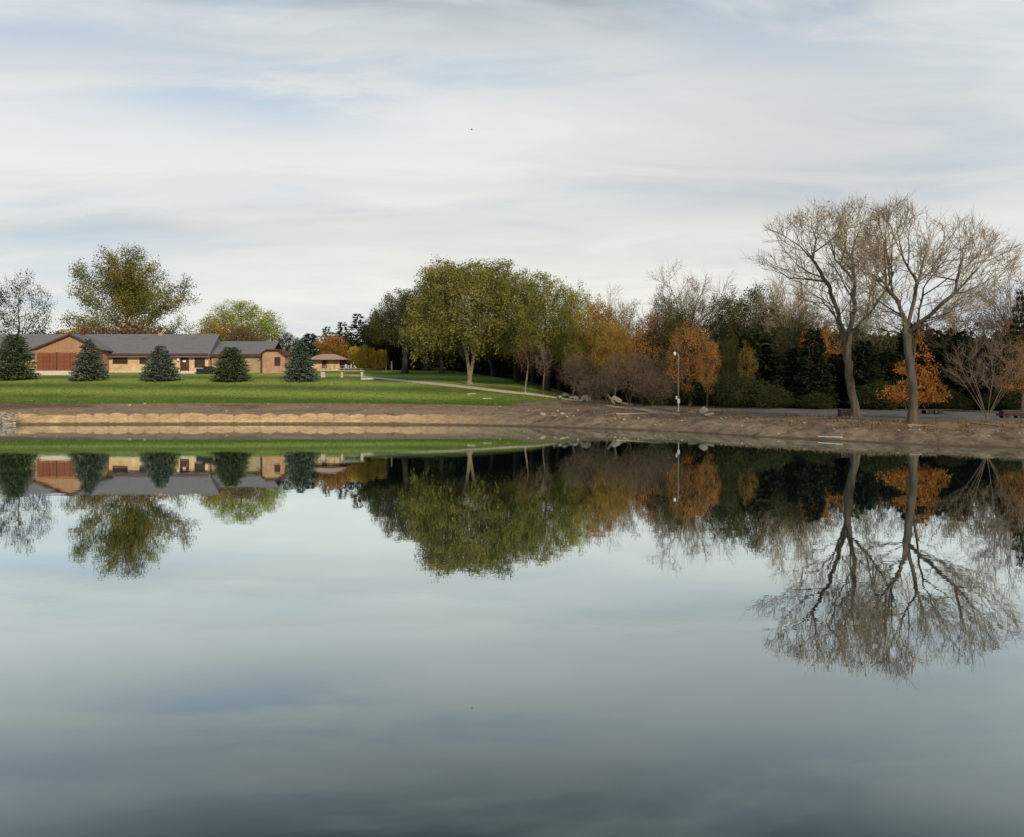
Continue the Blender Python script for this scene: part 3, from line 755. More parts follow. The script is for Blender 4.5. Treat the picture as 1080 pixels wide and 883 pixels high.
# ---- trees behind the house
GB = 'trees behind the houses'
place('bare_tree', 'lacy', 20, 185, 284, 74, 'nearly bare dark tree rising behind the roof at the left edge', 'tree', BARK_DARK, L_DKGREEN, GB, twig=TWIG_DARK)
place('autumn_tree', 'ragged', 133, 190, 256, 134, 'large ragged green and gold tree with a tall leader behind the long roof', 'tree', BARK_DARK, L_AUTUMN, GB, rz=0)
place('shrub_row', 'bush', 100, 175, 334, 62, 'low brown bush at the left foot of the large ragged tree', 'bush', BARK_DARK, L_BROWN, GB)
place('shrub_row', 'bush', 142, 175, 330, 70, 'low brown bush under the middle of the large ragged tree', 'bush', BARK_DARK, L_BROWN, GB)
place('shrub_row', 'bush', 172, 178, 338, 50, 'low brown bush at the right foot of the large ragged tree', 'bush', BARK_DARK, L_BROWN, GB)
place('broadleaf_tree', 'round', 257, 190, 315, 84, 'rounded yellow-green tree behind the right end of the roof', 'tree', BARK_DARK, L_YGREEN, GB)
place('broadleaf_tree', 'tall', 228, 178, 334, 44, 'golden bushy tree in front of the rounded yellow-green tree', 'tree', BARK_DARK, L_GOLD, GB)
place('broadleaf_tree', 'tall', 258, 176, 338, 42, 'brown twiggy tree in front of the rounded yellow-green tree', 'tree', BARK_DARK, L_BROWN, GB)
place('evergreen_tree', 'round', 303, 190, 349, 34, 'small dark evergreen just right of the rounded yellow-green tree', 'tree', BARK_DARK, L_DKGREEN, GB)
place('evergreen_tree', 'cedar', 327, 200, 351, 36, 'dark evergreen showing behind the pointed spruce', 'tree', BARK_DARK, L_SPRUCE_G, GB)
place('evergreen_tree', 'bush', 60, 200, 345, 50, 'olive bush on the skyline left of the garage gable', 'bush', BARK_DARK, L_OLIVE_DK, GB)
place('evergreen_tree', 'pine', 345, 205, 343, 30, 'loose olive pine left of the orange tree by the small house', 'tree', BARK_DARK, L_OLIVE_DK, GB)
place('orange_tree', 'tall', 351, 176, 350, 36, 'bright orange conical tree behind the small pavilion roof', 'tree', BARK, leaf_mat('leaf_amber', [(.22,.11,.03), (.34,.18,.04), (.42,.24,.05)], .3), GB)
place('yellow_tree', 'weeping', 379, 158, 362, 20, 'small weeping yellow tree, the left and larger of two beside the pavilion', 'tree', BARK, L_YELLOW, GB)
place('yellow_tree', 'weeping', 398, 158, 366, 18, 'small weeping yellow tree, the right and smaller of two beside the pavilion', 'tree', BARK, L_YELLOW, GB)
place('hedge', 'bush', 404, 166, 384, 22, 'low dark reddish hedge below the two weeping yellow trees', 'bush', BARK_DARK, leaf_mat('leaf_maroon', [(.03,.014,.014), (.055,.02,.02), (.03,.03,.015)]), GB)
place('evergreen_tree', 'pine', 361, 215, 338, 34, 'thin dark pine on the skyline above the orange tree', 'tree', BARK_DARK, L_DKCEDAR, GB)
place('evergreen_tree', 'pine', 378, 200, 329, 40, 'tall pointed dark pine right of the orange tree', 'tree', BARK_DARK, L_DKCEDAR, GB)
place('evergreen_tree', 'cedar', 393, 205, 340, 34, 'dark cedar between the pointed pine and the woods', 'tree', BARK_DARK, L_DKGREEN, GB)
place('evergreen_tree', 'round', 360, 225, 352, 60, 'low dark broad evergreen behind the pointed pine', 'tree', BARK_DARK, L_DKGREEN, GB)

# ---- the woods
GW = 'trees of the wood behind the pond'
def T(name, key, px, D, ty, w, lab, leaf, bark=BARK_DARK, twig=None, cat='tree', **k):
    return place(name, key, px, D, ty, w, lab, cat, bark, leaf, GW, twig=twig, **k)
T('broadleaf_tree', 'round', 427, 150, 302, 72, 'dark olive tree at the left end of the wood, next to the big willow', L_OLIVE_DK)
T('broadleaf_tree', 'round', 408, 165, 324, 56, 'dark green tree at the far left edge of the wood', L_DKGREEN)
T('broadleaf_tree', 'round', 450, 160, 296, 66, 'dark green tree filling the gap left of the willow', L_DKGREEN)
T('willow_tree', 'willow', 495, 124, 269, 114, 'big olive-gold willow with a pale twin trunk on the lawn edge', L_OLIVE, bark=BARK_PALE, twig=TWIG_BROWN, rz=0)
T('broadleaf_tree', 'tall', 545, 132, 274, 66, 'tall olive tree touching the right side of the willow', L_OLIVE)
T('broadleaf_tree', 'round', 577, 120, 284, 80, 'rounded olive-gold tree second right of the willow', L_OLIVE)
T('broadleaf_tree', 'tall', 606, 122, 294, 56, 'yellow-green tree where the wood steps down from the willow', L_YGREEN)
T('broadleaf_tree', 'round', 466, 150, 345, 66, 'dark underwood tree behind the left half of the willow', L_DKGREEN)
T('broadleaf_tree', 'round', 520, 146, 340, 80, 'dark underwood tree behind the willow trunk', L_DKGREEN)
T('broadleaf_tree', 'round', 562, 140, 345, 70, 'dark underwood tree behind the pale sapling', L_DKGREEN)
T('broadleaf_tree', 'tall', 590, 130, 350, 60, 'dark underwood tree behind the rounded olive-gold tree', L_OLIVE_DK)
T('sapling', 'sapling', 554, 112, 352, 26, 'slim pale-stemmed sapling with purplish bare twigs', L_BROWN, bark=BARK_PALE, twig=TWIG_RED)
T('sapling', 'sapling', 573, 110, 358, 22, 'thin grey sapling just right of the pale-stemmed one', L_BROWN, bark=BARK, twig=TWIG_BROWN)
T('broadleaf_tree', 'tall', 630, 112, 308, 60, 'golden tree in the middle of the wood', L_GOLD)
T('broadleaf_tree', 'lacy', 658, 118, 314, 60, 'golden-brown tree right of the golden tree', L_GOLD)
T('broadleaf_tree', 'tall', 612, 112, 336, 40, 'olive-gold tree behind the boulders at the path end', L_OLIVE)
T('broadleaf_tree', 'round', 648, 108, 338, 44, 'amber-brown tree between the golden trees and the thickets', L_GOLD)
T('broadleaf_tree', 'lacy', 676, 108, 336, 46, 'thin russet tree left of the lamp, in front of the dark ragged tree', L_ORANGE_BR)
T('bare_tree', 'bare_b', 642, 128, 295, 42, 'bare treetop rising above the golden trees', L_BROWN, bark=BARK, twig=TWIG_BROWN)
T('bare_tree', 'bare_b', 668, 130, 313, 44, 'low bare treetop right above the golden-brown tree', L_BROWN, bark=BARK, twig=TWIG_BROWN)
T('broadleaf_tree', 'tall', 690, 116, 322, 58, 'brownish tree left of the tall bare tree', L_BROWN)
for i, (px, D, ty, w, lab) in enumerate((
    (612, 106, 368, 50, 'brown leafless thicket above the pile of boulders'),
    (640, 100, 385, 44, 'grey-brown leafless thicket left of the lamp, topmost twigs among gold leaves'),
    (664, 96, 366, 56, 'widest brown leafless thicket behind the tilted slabs'),
    (688, 93, 387, 48, 'brown leafless thicket just left of the lamp post'),
    (628, 97, 392, 46, 'low dark leafless thicket behind the round boulder'),
    (706, 100, 380, 44, 'brown leafless thicket right behind the lamp post'),
    (604, 108, 368, 26, 'tall thin leafless stems above the boulders, leftmost of the tall stems'),
    (648, 104, 368, 30, 'tall thin leafless stems in front of the golden-brown tree'),
    (678, 104, 362, 34, 'tall thin leafless stems left of the dark ragged tree'),
    (697, 102, 362, 30, 'tall thin leafless stems just left of the lamp head'),
    (716, 106, 352, 30, 'tall thin leafless stems directly above the lamp head'))):
    T('thicket', 'brush' if i != 1 and i < 6 else 'sapling', px, D, ty, w, lab, L_BROWN, bark=BARK, twig=TWIG_DIM, cat='shrub')
T('bare_tree', 'bare_a', 728, 128, 268, 92, 'wide bare tree standing above the orange tree near the lamp', L_BROWN, bark=BARK, twig=TWIG_BROWN)
T('evergreen_tree', 'tall', 703, 135, 300, 40, 'dark green ragged tree against the sky left of the wide bare tree', L_DKGREEN)
T('orange_tree', 'lacy', 728, 96, 334, 58, 'orange-brown tree glowing right of the lamp head', L_ORANGE_BR, bark=BARK)
T('orange_tree', 'lacy', 746, 93, 350, 30, 'smaller thin orange tree to the right of the orange-brown one by the lamp', L_ORANGE_BR, bark=BARK)
T('broadleaf_tree', 'tall', 768, 120, 300, 50, 'dark olive tree right of the wide bare tree', L_OLIVE_DK)
T('broadleaf_tree', 'round', 795, 112, 298, 70, 'broad dark olive tree left of the big bare cottonwoods', L_OLIVE_DK)
T('broadleaf_tree', 'tall', 770, 96, 350, 26, 'dark tree with yellow-green leaves beside the orange tree', L_OLIVE_DK)
T('broadleaf_tree', 'lacy', 788, 94, 358, 24, 'golden sprigged tree standing in the dark wood', L_GOLD)
T('broadleaf_tree', 'round', 750, 106, 334, 54, 'dark green tree directly right of the orange tree', L_DKGREEN)
T('broadleaf_tree', 'tall', 818, 110, 310, 56, 'dark olive tree left of the spreading bare tree, next to the broad one', L_OLIVE_DK)
T('broadleaf_tree', 'round', 718, 114, 322, 54, 'dull olive tree behind the lamp head and the orange tree', L_OLIVE_DK)
T('bare_tree', 'bare_a', 838, 100, 263, 78, 'bare tree with spreading top left of the leaning cottonwood', L_BROWN, bark=BARK, twig=TWIG)
T('bare_tree', 'bare_b', 800, 120, 292, 50, 'faint bare treetop above the broad dark olive tree', L_BROWN, bark=BARK, twig=TWIG_BROWN)
T('orange_tree', 'lacy', 872, 92, 334, 48, 'thin orange-gold tree behind the leaning cottonwood trunk', L_ORANGE_BR, bark=BARK)
T('bare_tree', 'bare_a', 1068, 84, 258, 84, 'bare tree at the right edge behind the vase-shaped shrub', L_BROWN, bark=BARK_DARK, twig=TWIG_BROWN)
T('bare_tree', 'bare_b', 1010, 96, 300, 60, 'bare tree behind the right half of the pale cottonwood', L_BROWN, bark=BARK, twig=TWIG)
T('bare_tree', 'bare_b', 925, 98, 296, 60, 'bare tree seen between the two big cottonwoods', L_BROWN, bark=BARK, twig=TWIG)
T('evergreen_tree', 'pine', 1076, 78, 302, 26, 'dark pine cut by the right edge', L_DKGREEN)
T('orange_tree', 'lacy', 1078, 70, 352, 44, 'orange-leaved tree cut by the right edge', L_ORANGE_BR, bark=BARK)
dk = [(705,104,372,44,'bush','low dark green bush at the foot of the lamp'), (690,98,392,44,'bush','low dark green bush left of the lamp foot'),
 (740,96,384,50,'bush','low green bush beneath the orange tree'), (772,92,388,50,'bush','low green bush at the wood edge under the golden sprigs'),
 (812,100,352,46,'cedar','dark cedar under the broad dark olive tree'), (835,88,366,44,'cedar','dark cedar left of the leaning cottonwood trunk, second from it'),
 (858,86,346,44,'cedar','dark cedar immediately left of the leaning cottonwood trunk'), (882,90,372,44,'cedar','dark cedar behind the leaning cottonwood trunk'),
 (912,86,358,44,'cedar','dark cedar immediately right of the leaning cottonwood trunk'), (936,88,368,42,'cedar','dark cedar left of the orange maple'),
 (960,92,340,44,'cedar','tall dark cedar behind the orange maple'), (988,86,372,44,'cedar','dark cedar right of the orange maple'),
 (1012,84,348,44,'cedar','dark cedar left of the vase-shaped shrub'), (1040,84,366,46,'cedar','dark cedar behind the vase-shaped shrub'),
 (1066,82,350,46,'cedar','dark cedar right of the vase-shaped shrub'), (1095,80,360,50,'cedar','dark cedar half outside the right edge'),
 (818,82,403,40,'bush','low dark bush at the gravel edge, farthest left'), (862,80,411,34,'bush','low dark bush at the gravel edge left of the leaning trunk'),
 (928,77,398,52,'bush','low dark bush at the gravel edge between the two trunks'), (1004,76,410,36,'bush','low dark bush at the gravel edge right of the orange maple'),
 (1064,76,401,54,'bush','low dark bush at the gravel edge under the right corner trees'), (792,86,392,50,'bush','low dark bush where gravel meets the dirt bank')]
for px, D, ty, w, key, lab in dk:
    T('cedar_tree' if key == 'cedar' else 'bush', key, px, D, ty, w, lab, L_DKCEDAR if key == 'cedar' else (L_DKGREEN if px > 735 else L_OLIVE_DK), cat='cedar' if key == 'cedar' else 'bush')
for px, D, ty, w, lf, lab in ((905,94,316,60,L_OLIVE_DK,'dim olive tree between the trunks of the two cottonwoods, in the back row'),(950,96,322,56,L_BROWN,'dull brown tree in the back row behind the straight cottonwood'),
    (1000,96,312,70,L_OLIVE_DK,'dim olive tree in the back row right of the straight cottonwood'),(1045,92,318,60,L_BROWN,'dull brown tree in the back row behind the vase-shaped shrub'),(855,96,316,56,L_OLIVE_DK,'dim olive tree in the back row left of the leaning cottonwood'),(838,96,322,50,L_OLIVE_DK,'dim olive tree in the back row under the spreading bare tree')):
    T('broadleaf_tree', 'lacy', px, D, ty, w, lab, lf)
for x_, y_, h_, lab in ((50, 12, 15, 'broad dark tree on the near right shore, the nearest of five added out of view for shade'), (57, 22, 17, 'broad dark tree on the near right shore, second of five added out of view for shade'),
    (66, 30, 16, 'broad dark tree on the near right shore, third of five added out of view for shade'), (60, 6, 16, 'broad dark tree on the near right shore, fourth of five added out of view for shade'), (74, 20, 19, 'broad dark tree on the near right shore, tallest of five added out of view for shade')):
    e = place('shade_tree', 'round', 1080, 60, 300, 100, lab, 'tree', BARK_DARK, L_OLIVE_DK, 'unseen trees added to shade the near right shore')  # unseen trees, added to throw shade on the right bank and wood
    e.location = (x_, y_, .9); k_ = h_/PROTOS['round'].h; e.scale = (k_*1.15, k_*1.15, k_)
# right foreground group
T('maple_tree', 'maple', 967, 61.5, 345, 57, 'small pyramid of bright orange leaves right behind the pale cottonwood trunk', L_ORANGE, bark=BARK)
T('vase_shrub', 'vase', 1041, ground_D(1041, 444), 348, 78, 'vase-shaped bare shrub with many pale stems at the right', L_BROWN, bark=BARK_PALE, twig=TWIG_BROWN, cat='shrub')

# dark mass of undergrowth deep in the wood
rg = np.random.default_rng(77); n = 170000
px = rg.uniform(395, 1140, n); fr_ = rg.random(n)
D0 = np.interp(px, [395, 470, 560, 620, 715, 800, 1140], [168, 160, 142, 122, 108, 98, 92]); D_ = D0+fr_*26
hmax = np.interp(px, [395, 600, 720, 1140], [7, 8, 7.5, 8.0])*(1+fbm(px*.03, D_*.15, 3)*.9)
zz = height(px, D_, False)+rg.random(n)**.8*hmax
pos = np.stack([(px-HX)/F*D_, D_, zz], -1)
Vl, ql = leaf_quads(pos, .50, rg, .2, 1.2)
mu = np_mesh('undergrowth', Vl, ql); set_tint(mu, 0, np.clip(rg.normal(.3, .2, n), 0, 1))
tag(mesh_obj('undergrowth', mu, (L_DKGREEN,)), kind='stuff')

# ---- the two big bare trees, limbs laid out one by one
def big_tree(name, D, base, limbs, crown, r_base, seed, bark, twig, label, leafspec=None, nat=2600):
    rg = np.random.default_rng(seed); root = gpt(base[0], D)
    nodes = []; par = []
    def P(px, py, dy): w = W(px, py, D); return np.array([w.x-root.x, dy, w.z-root.z])
    index = {}
    for li, L in enumerate(limbs):
        last = -1 if L['from'] is None else index[L['from']]
        pts = [P(*p_) for p_ in L['pts']]
        if last >= 0: pts = [nodes[last]]+pts
        for a_, b_ in zip(pts[:-1], pts[1:]):
            m_ = max(1, int(np.linalg.norm(b_-a_)/.4))
            for s in range(1, m_+1):
                q_ = a_+(b_-a_)*s/m_+rg.normal(0, .03, 3)
                if last == -1 and not nodes: nodes.append(a_); par.append(-1); last = 0
                nodes.append(q_); par.append(last); last = len(nodes)-1
            k = [tuple(np.round(x, 3)) for x in pts].index(tuple(np.round(b_, 3)))
            index[(li, k if L['from'] is None else k-1)] = last
    s = D/F; crown_c = P(base[0], 345, 0)[2]
    blobs = [(P(cx, cy, 0)[0], dy, P(cx, cy, 0)[2], rx*s, ryd, rz_*s) for cx, cy, rx, rz_, dy, ryd in crown]
    starts = []; ctr = (0, 0, crown_c); NN = len(nodes); lastlimb = {}
    for i in range(1, NN):
        if nodes[i][2] < P(0, 352, 0)[2]: continue
        dr = nodes[i]-nodes[par[i]]; dr /= np.linalg.norm(dr)+1e-9
        if i not in par:                                     # a limb's end fans out
            for _ in range(4): starts.append((i, dr+rg.normal(0, .42, 3), 2.8, 0))
        elif rg.random() < .9:
            e_ = np.cross(dr, rg.normal(0, 1, 3)); e_ /= np.linalg.norm(e_); a_ = math.radians(rg.uniform(28, 52))
            nd_ = dr*math.cos(a_)+e_*math.sin(a_); nd_[2] = abs(nd_[2])*.6+.05
            starts.append((i, nd_, rg.uniform(2.2, 5.0), 0))
    att = None
    pr = make_tree('x'+str(seed), att, (nodes, par), .32, .50, r_base, r_tip=.012, thr=.035, seed=seed,
                   ram=dict(starts=starts, blobs=blobs, seed=seed, step=.3, lens=(4, 2.4, 1.2, .7), space=(.55, .45, .36), center=ctr, up=.015, out=.05),
                   bend=1.15, twig=dict(per=2, L=(.35, .95), rt=.0085, up=.12, maxc=1, spread=.36), leaves=leafspec)
    e = empty(name, root-Vector((0, 0, .05)))
    t_ = mesh_obj('trunk', pr.trunk, (bark,), e); c_ = mesh_obj('crown', pr.crown, (twig, L_YELLOW) if leafspec else (twig,), e)
    tag(e, label, 'tree', 'big bare cottonwoods on the right bank'); return e

# left one: leans left, long arching limb
big_tree('cottonwood_tree', ground_D(903, 440), (903, 440), [
    dict(**{'from': None}, pts=[(903,441,0),(901,425,0),(898,408,0),(895,390,0),(894,372,0),(896,350,0)]),
    dict(**{'from': (0,4)}, pts=[(888,350,-.3),(878,322,-.6),(868,298,-.8),(852,276,-1),(838,262,-1.2),(820,252,-1.4)]),
    dict(**{'from': (1,2)}, pts=[(852,293,.6),(838,290,1.2),(826,280,1.6)]),
    dict(**{'from': (1,3)}, pts=[(856,255,-1),(852,235,-.8),(856,222,-.6)]),
    dict(**{'from': (0,5)}, pts=[(903,325,.4),(905,295,.7),(903,262,.8),(908,232,.9),(912,214,1)]),
    dict(**{'from': (4,1)}, pts=[(890,270,1.6),(884,245,2.2),(882,225,2.4)]),
    dict(**{'from': (0,5)}, pts=[(912,330,-1),(925,305,-1.8),(932,280,-2.4),(935,255,-2.6)]),
    dict(**{'from': (0,4)}, pts=[(888,330,1.3),(878,312,2.2),(868,302,2.8)]),
    ], [(838,262,36,34,-1,2.6), (868,248,38,34,0,3.2), (903,252,38,42,.5,3.6), (862,292,26,20,1,3), (915,300,34,30,-1,3), (818,250,16,16,-1.4,1.6)],
    .27, 51, BARK_K, TWIG, 'big bare cottonwood with curved trunk and a limb arching left',
    leafspec=dict(per=1, size=.13, spread=.25, cut=.68, gap=3.0, tone=2.0, maxc=4), nat=1500)
big_tree('cottonwood_tree', ground_D(962, 446.5), (962, 446.5), [
    dict(**{'from': None}, pts=[(962,448,0),(963,425,0),(962,400,0),(959,378,0),(956,352,0),(954,335,0)]),
    dict(**{'from': (0,5)}, pts=[(944,318,-.4),(930,304,-.8),(918,293,-1.2),(910,276,-1.5),(905,256,-1.6)]),
    dict(**{'from': (1,1)}, pts=[(938,280,.6),(940,255,1),(944,228,1.2)]),
    dict(**{'from': (0,4)}, pts=[(966,325,.6),(974,295,.9),(984,268,1.2),(994,244,1.4),(1004,226,1.5)]),
    dict(**{'from': (3,1)}, pts=[(965,262,2),(964,236,2.4),(962,215,2.5)]),
    dict(**{'from': (0,4)}, pts=[(972,332,-1.2),(992,312,-2),(1008,290,-2.5),(1022,270,-2.8),(1031,258,-3)]),
    dict(**{'from': (5,1)}, pts=[(1008,314,-2.8),(1026,298,-3.2),(1037,286,-3.3)]),
    dict(**{'from': (0,5)}, pts=[(950,305,1.2),(952,278,2),(950,250,2.4),(954,222,2.6)]),
    dict(**{'from': (0,2)}, pts=[(970,385,.9),(976,358,1.3),(981,330,1.6),(988,300,1.8)]),
    dict(**{'from': (0,4)}, pts=[(940,345,1.6),(925,335,2.6),(912,320,3.2)]),
    dict(**{'from': (5,1)}, pts=[(1002,292,-1),(1012,270,-.3),(1019,250,.2)]),
    dict(**{'from': (3,1)}, pts=[(986,290,2),(1002,270,2.8),(1014,250,3.2)]),
    ], [(958,252,42,44,.5,3.8), (1002,272,42,42,0,3.6), (1024,282,26,32,-1.5,3), (922,275,36,34,0,3), (985,318,52,24,-.5,3), (930,320,28,20,1.5,2.4)],
    .26, 52, BARK_K, TWIG, 'big bare cottonwood with straight grey trunk in front of orange maple', nat=1900)

exec_later = True
# ------------------------------------------------------------------ long house
ROOF = surf_mat('roof_shingle', (.075,.075,.082), (.13,.128,.135), 1.2, bump=.3, stretch=(.5,1,6), c3=(.10,.10,.115))
STONE = brick_mat('tan_stone', (.52,.365,.20), (.64,.47,.28), (.44,.33,.22))
STONE_G = brick_mat('greyish_stone', (.30,.225,.145), (.38,.29,.19), (.30,.24,.17))
STONE_P = brick_mat('pinkish_brick', (.34,.19,.12), (.42,.25,.165), (.34,.23,.16))
CEDARW = surf_mat('red_brown_siding', (.25,.15,.092), (.34,.21,.13), 1.0, bump=.2, stretch=(6,1,.3))
DOORW = surf_mat('door_wood', (.15,.05,.028), (.21,.08,.042), 1.0, bump=.2, stretch=(5,1,.3))
TRIM = surf_mat('dark_trim', (.07,.028,.018), (.10,.04,.025), 2, bump=0)
GLASS = surf_mat('window_glass', (.02,.018,.018), (.05,.03,.022), .8, rough=.35, bump=0, spec=.3)
WHITE = surf_mat('white_paint', (.62,.62,.60), (.74,.74,.72), 2, bump=0)
TAN = surf_mat('tan_vent', (.25,.18,.12), (.33,.25,.17), 2)
CONC = surf_mat('pale_concrete', (.42,.39,.34), (.56,.52,.46), 2, bump=.2)

HD = 150.0; hs_ = HD/F
hb = W(160, 393.5, HD)                       # root on the ground before the wall
house = empty('long_house', hb)
tag(house, 'long low tan stone house with grey shingle roof and red-brown gabled garage', 'house')
def hx(px, D=HD): return (px-HX)*D/F - hb.x
def hz(py, D=HD): return CAMH-(py-HY)*D/F - hb.z
def hy(D): return D-hb.y
def roofprism(ye, ze, yr, zr, yb, x0, x1, th=.14, over=.6):
    # gable roof shell with ridge along x: closed profile in y,z
    sl = (zr-ze)/(yr-ye); sb = (zr-ze)/(yb-yr)
    prof = [(ye-over, ze-over*sl), (yr, zr), (yb+over, ze-over*sb), (yb+over, ze-over*sb+th), (yr, zr+th*1.15), (ye-over, ze-over*sl+th)]
    return MB().extr_x(prof, x0, x1)
GRD = -1.2
# main body
x0, x1 = hx(-62), hx(221.5); ze = hz(374); zr = hz(353.5, 155); yb = hy(160); yr = hy(155)
w = MB().extr_x([(0, GRD), (0, ze), (yr, zr-.05), (yb, ze), (yb, GRD)], x0, x1-.3).build('wall', STONE, house)
roof = roofprism(0, ze, yr, zr, yb, x0-.4, x1, over=.7).build('roof', ROOF, house)
MB().box(x0-.35, x1-.02, -.76, -.70, hz(375.4), hz(373.2)).build('fascia', TRIM, roof)
for vx in (73, 157.5):
    MB().box(hx(vx)-.35, hx(vx)+.35, yr-.4, yr+.4, zr-.3, zr+(.75 if vx == 73 else .4)).build('chimney', TRIM if vx == 73 else TAN, roof)
MB().extr_x([(.02, ze), (yr, zr-.08), (yb-.02, ze)], x1-.298, x1-.25).build('gable_panel', ROOF, house)
# foundation strip
MB().box(hx(112), x1-.35, -.08, -.003, GRD, hz(391.3)).build('foundation', CONC, house)
# pale stone pilasters
for a in (113.5, 135.5, 145.5):
    pass
# right section
rx0, rx1 = hx(221.8), hx(279.2); y_f = .6; zr2 = hz(361, 155.5)
MB().extr_x([(y_f, GRD), (y_f, hz(374)), (hy(155.5), zr2-.05), (hy(160.5), hz(374)), (hy(160.5), GRD)], rx0, rx1).build('wall', STONE_G, house)
r2 = roofprism(y_f, hz(374), hy(155.5), zr2, hy(160.5), rx0-.02, hx(285), over=.6).build('roof', ROOF, house)
MB().box(rx0, rx1, y_f-.66, y_f-.60, hz(375.2), hz(373.4)).build('fascia', TRIM, r2)
MB().box(hx(277.4), hx(279.0), y_f-.25, y_f-.003, GRD, hz(373)).build('corner_post', TRIM, house)
# end wing, clipped gable facing the pond
g1 = [(hx(279), GRD), (hx(302.5), GRD), (hx(302.5), hz(375)), (hx(297), hz(370)), (hx(284), hz(370)), (hx(279), hz(373))]
MB().extr_y(g1, -1.2, hy(161)).build('wall', STONE_P, house)
th = .16
g2 = [(hx(277.8), hz(373.9)), (hx(284), hz(370)), (hx(297), hz(370)), (hx(304), hz(376.4)), (hx(304), hz(376.4)+th), (hx(297.2), hz(370)+th), (hx(283.6), hz(370)+th), (hx(277.8), hz(373.9)+th)]
g2 = [(x, z+.004) for x, z in g2]
MB().extr_y(g2, -1.75, hy(161.6)).build('roof', TRIM, house)
def window(pa, pb, ya, yb_, D, yoff, mull=2, rows_=1, nm='window', glass=GLASS, frame=TRIM):
    xa, xb, za, zb = hx(pa, D), hx(pb, D), hz(yb_, D), hz(ya, D); yw = hy(D)-yoff
    f = MB(); t = .11
    f.box(xa-t, xb+t, yw-.10, yw-.004, zb, zb+t).box(xa-t, xb+t, yw-.13, yw-.004, za-t, za).box(xa-t, xa, yw-.10, yw-.004, za, zb).box(xb, xb+t, yw-.10, yw-.004, za, zb)
    for i in range(1, mull+1):
        c_ = xa+(xb-xa)*i/(mull+1); f.box(c_-.05, c_+.05, yw-.09, yw-.004, za, zb)
    for i in range(1, rows_+1):
        c_ = za+(zb-za)*i/(rows_+1); f.box(xa, xb, yw-.085, yw-.006, c_-.04, c_+.04)
    o = MB().box(xa, xb, yw-.045, yw-.008, za, zb).build(nm, glass, house)
    f.build('frame', frame, o)
window(119.8, 134, 375.9, 383, HD, 0, mull=3, rows_=1)
window(148, 156, 375.9, 383, HD, 0, mull=1, rows_=1)
window(206, 215.5, 377, 387, HD, 0, mull=1, rows_=1)
window(290.4, 295, 377.3, 385, HD-1.2, 0, mull=1, rows_=0)
# entrance
dr_ = MB().box(hx(191.2), hx(198.4), -.07, -.006, hz(392.4), hz(376.6)).build('door', surf_mat('dark_door', (.05,.022,.018), (.08,.035,.028), 2), house)
MB().box(hx(193), hx(196.2), -.10, -.072, hz(382), hz(380.2)).build('notice', WHITE, dr_)
MB().box(hx(197.3), hx(197.8), -.13, -.072, hz(385.2), hz(384.4)).build('handle', CONC, dr_)
MB().box(hx(190.2), hx(199.3), -.11, -.072, hz(376.6), hz(375.7)).box(hx(190.2), hx(191.1), -.11, -.005, hz(392.4), hz(376.6)).box(hx(198.5), hx(199.4), -.11, -.005, hz(392.4), hz(376.6)).build('door_frame', TRIM, dr_)
MB().tube([(hx(188.6), -.30, hz(380.6)), (hx(188.6), -.30, hz(378.4))], .17, 10).build('wall_lamp', WHITE, house)
MB().box(hx(188), hx(222), -2.2, -.09, GRD, hz(392.6)).build('porch_slab', CONC, house)
# garage wing
GD = 146.5
ax = hx(75, GD); xl, xr_ = hx(37.5, GD), hx(105, GD); zeg = hz(368.2, GD); zrg = hz(353, GD)
ysf, ysb = hy(GD), hy(155.2)
MB().extr_y([(xl, GRD), (xr_, GRD), (xr_, zeg), (ax, zrg-.06), (xl, zeg)], ysf, .001).build('garage_wall', CEDARW, house)
sl = (zrg-zeg)/(ax-xl); ov = .55
rg_ = [(xl-ov, zeg-ov*sl), (ax, zrg), (xr_+ov, zeg-ov*sl), (xr_+ov, zeg-ov*sl+.15), (ax, zrg+.17), (xl-ov, zeg-ov*sl+.15)]
gr = MB().extr_y(rg_, ysf-.45, ysb).build('roof', ROOF, house)
rb = [(xl-ov, zeg-ov*sl-.12), (ax, zrg-.12), (xr_+ov, zeg-ov*sl-.12), (xr_+ov, zeg-ov*sl+.16), (ax, zrg+.18), (xl-ov, zeg-ov*sl+.16)]
MB().extr_y(rb, ysf-.50, ysf-.453).build('bargeboard', TRIM, gr)
MB().box(xl, xr_, ysf-.06, ysf-.004, hz(371.6, GD), hz(369.4, GD)).build('lintel', surf_mat('lintel', (.30,.15,.07), (.38,.2,.1), 2), house)
for a, b_, slab in ((39.4, 59.0, 0), (61.4, 81, 0), (83.4, 102.5, 0)):
    dd_ = MB().box(hx(a, GD), hx(b_, GD), ysf-.05, ysf-.006, hz(391, GD), hz(372.4, GD)).build('garage_door', DOORW, house)
    t_ = MB()
    for i in range(1, 4):
        z_ = hz(391, GD)+(hz(372.4, GD)-hz(391, GD))*i/4; t_.box(hx(a, GD)+.05, hx(b_, GD)-.05, ysf-.065, ysf-.052, z_-.025, z_+.025)
    for i in range(1, 3):
        xx = hx(a, GD)+(hx(b_, GD)-hx(a, GD))*i/3; t_.box(xx-.04, xx+.04, ysf-.075, ysf-.067, hz(391, GD), hz(372.4, GD))
    t_.build('panel_rails', TRIM, dd_)
for a in (38.2, 60.2, 82.2, 103.6):
    MB().box(hx(a-.9, GD), hx(a+.9, GD), ysf-.12, ysf-.062, GRD, hz(371.7, GD)).build('garage_post', TRIM if a == 60.2 else CEDARW, house)
MB().box(hx(37, GD), hx(82, GD), ysf-2.4, ysf-.13, GRD, hz(391.6, GD)).build('apron_slab', CONC, house)

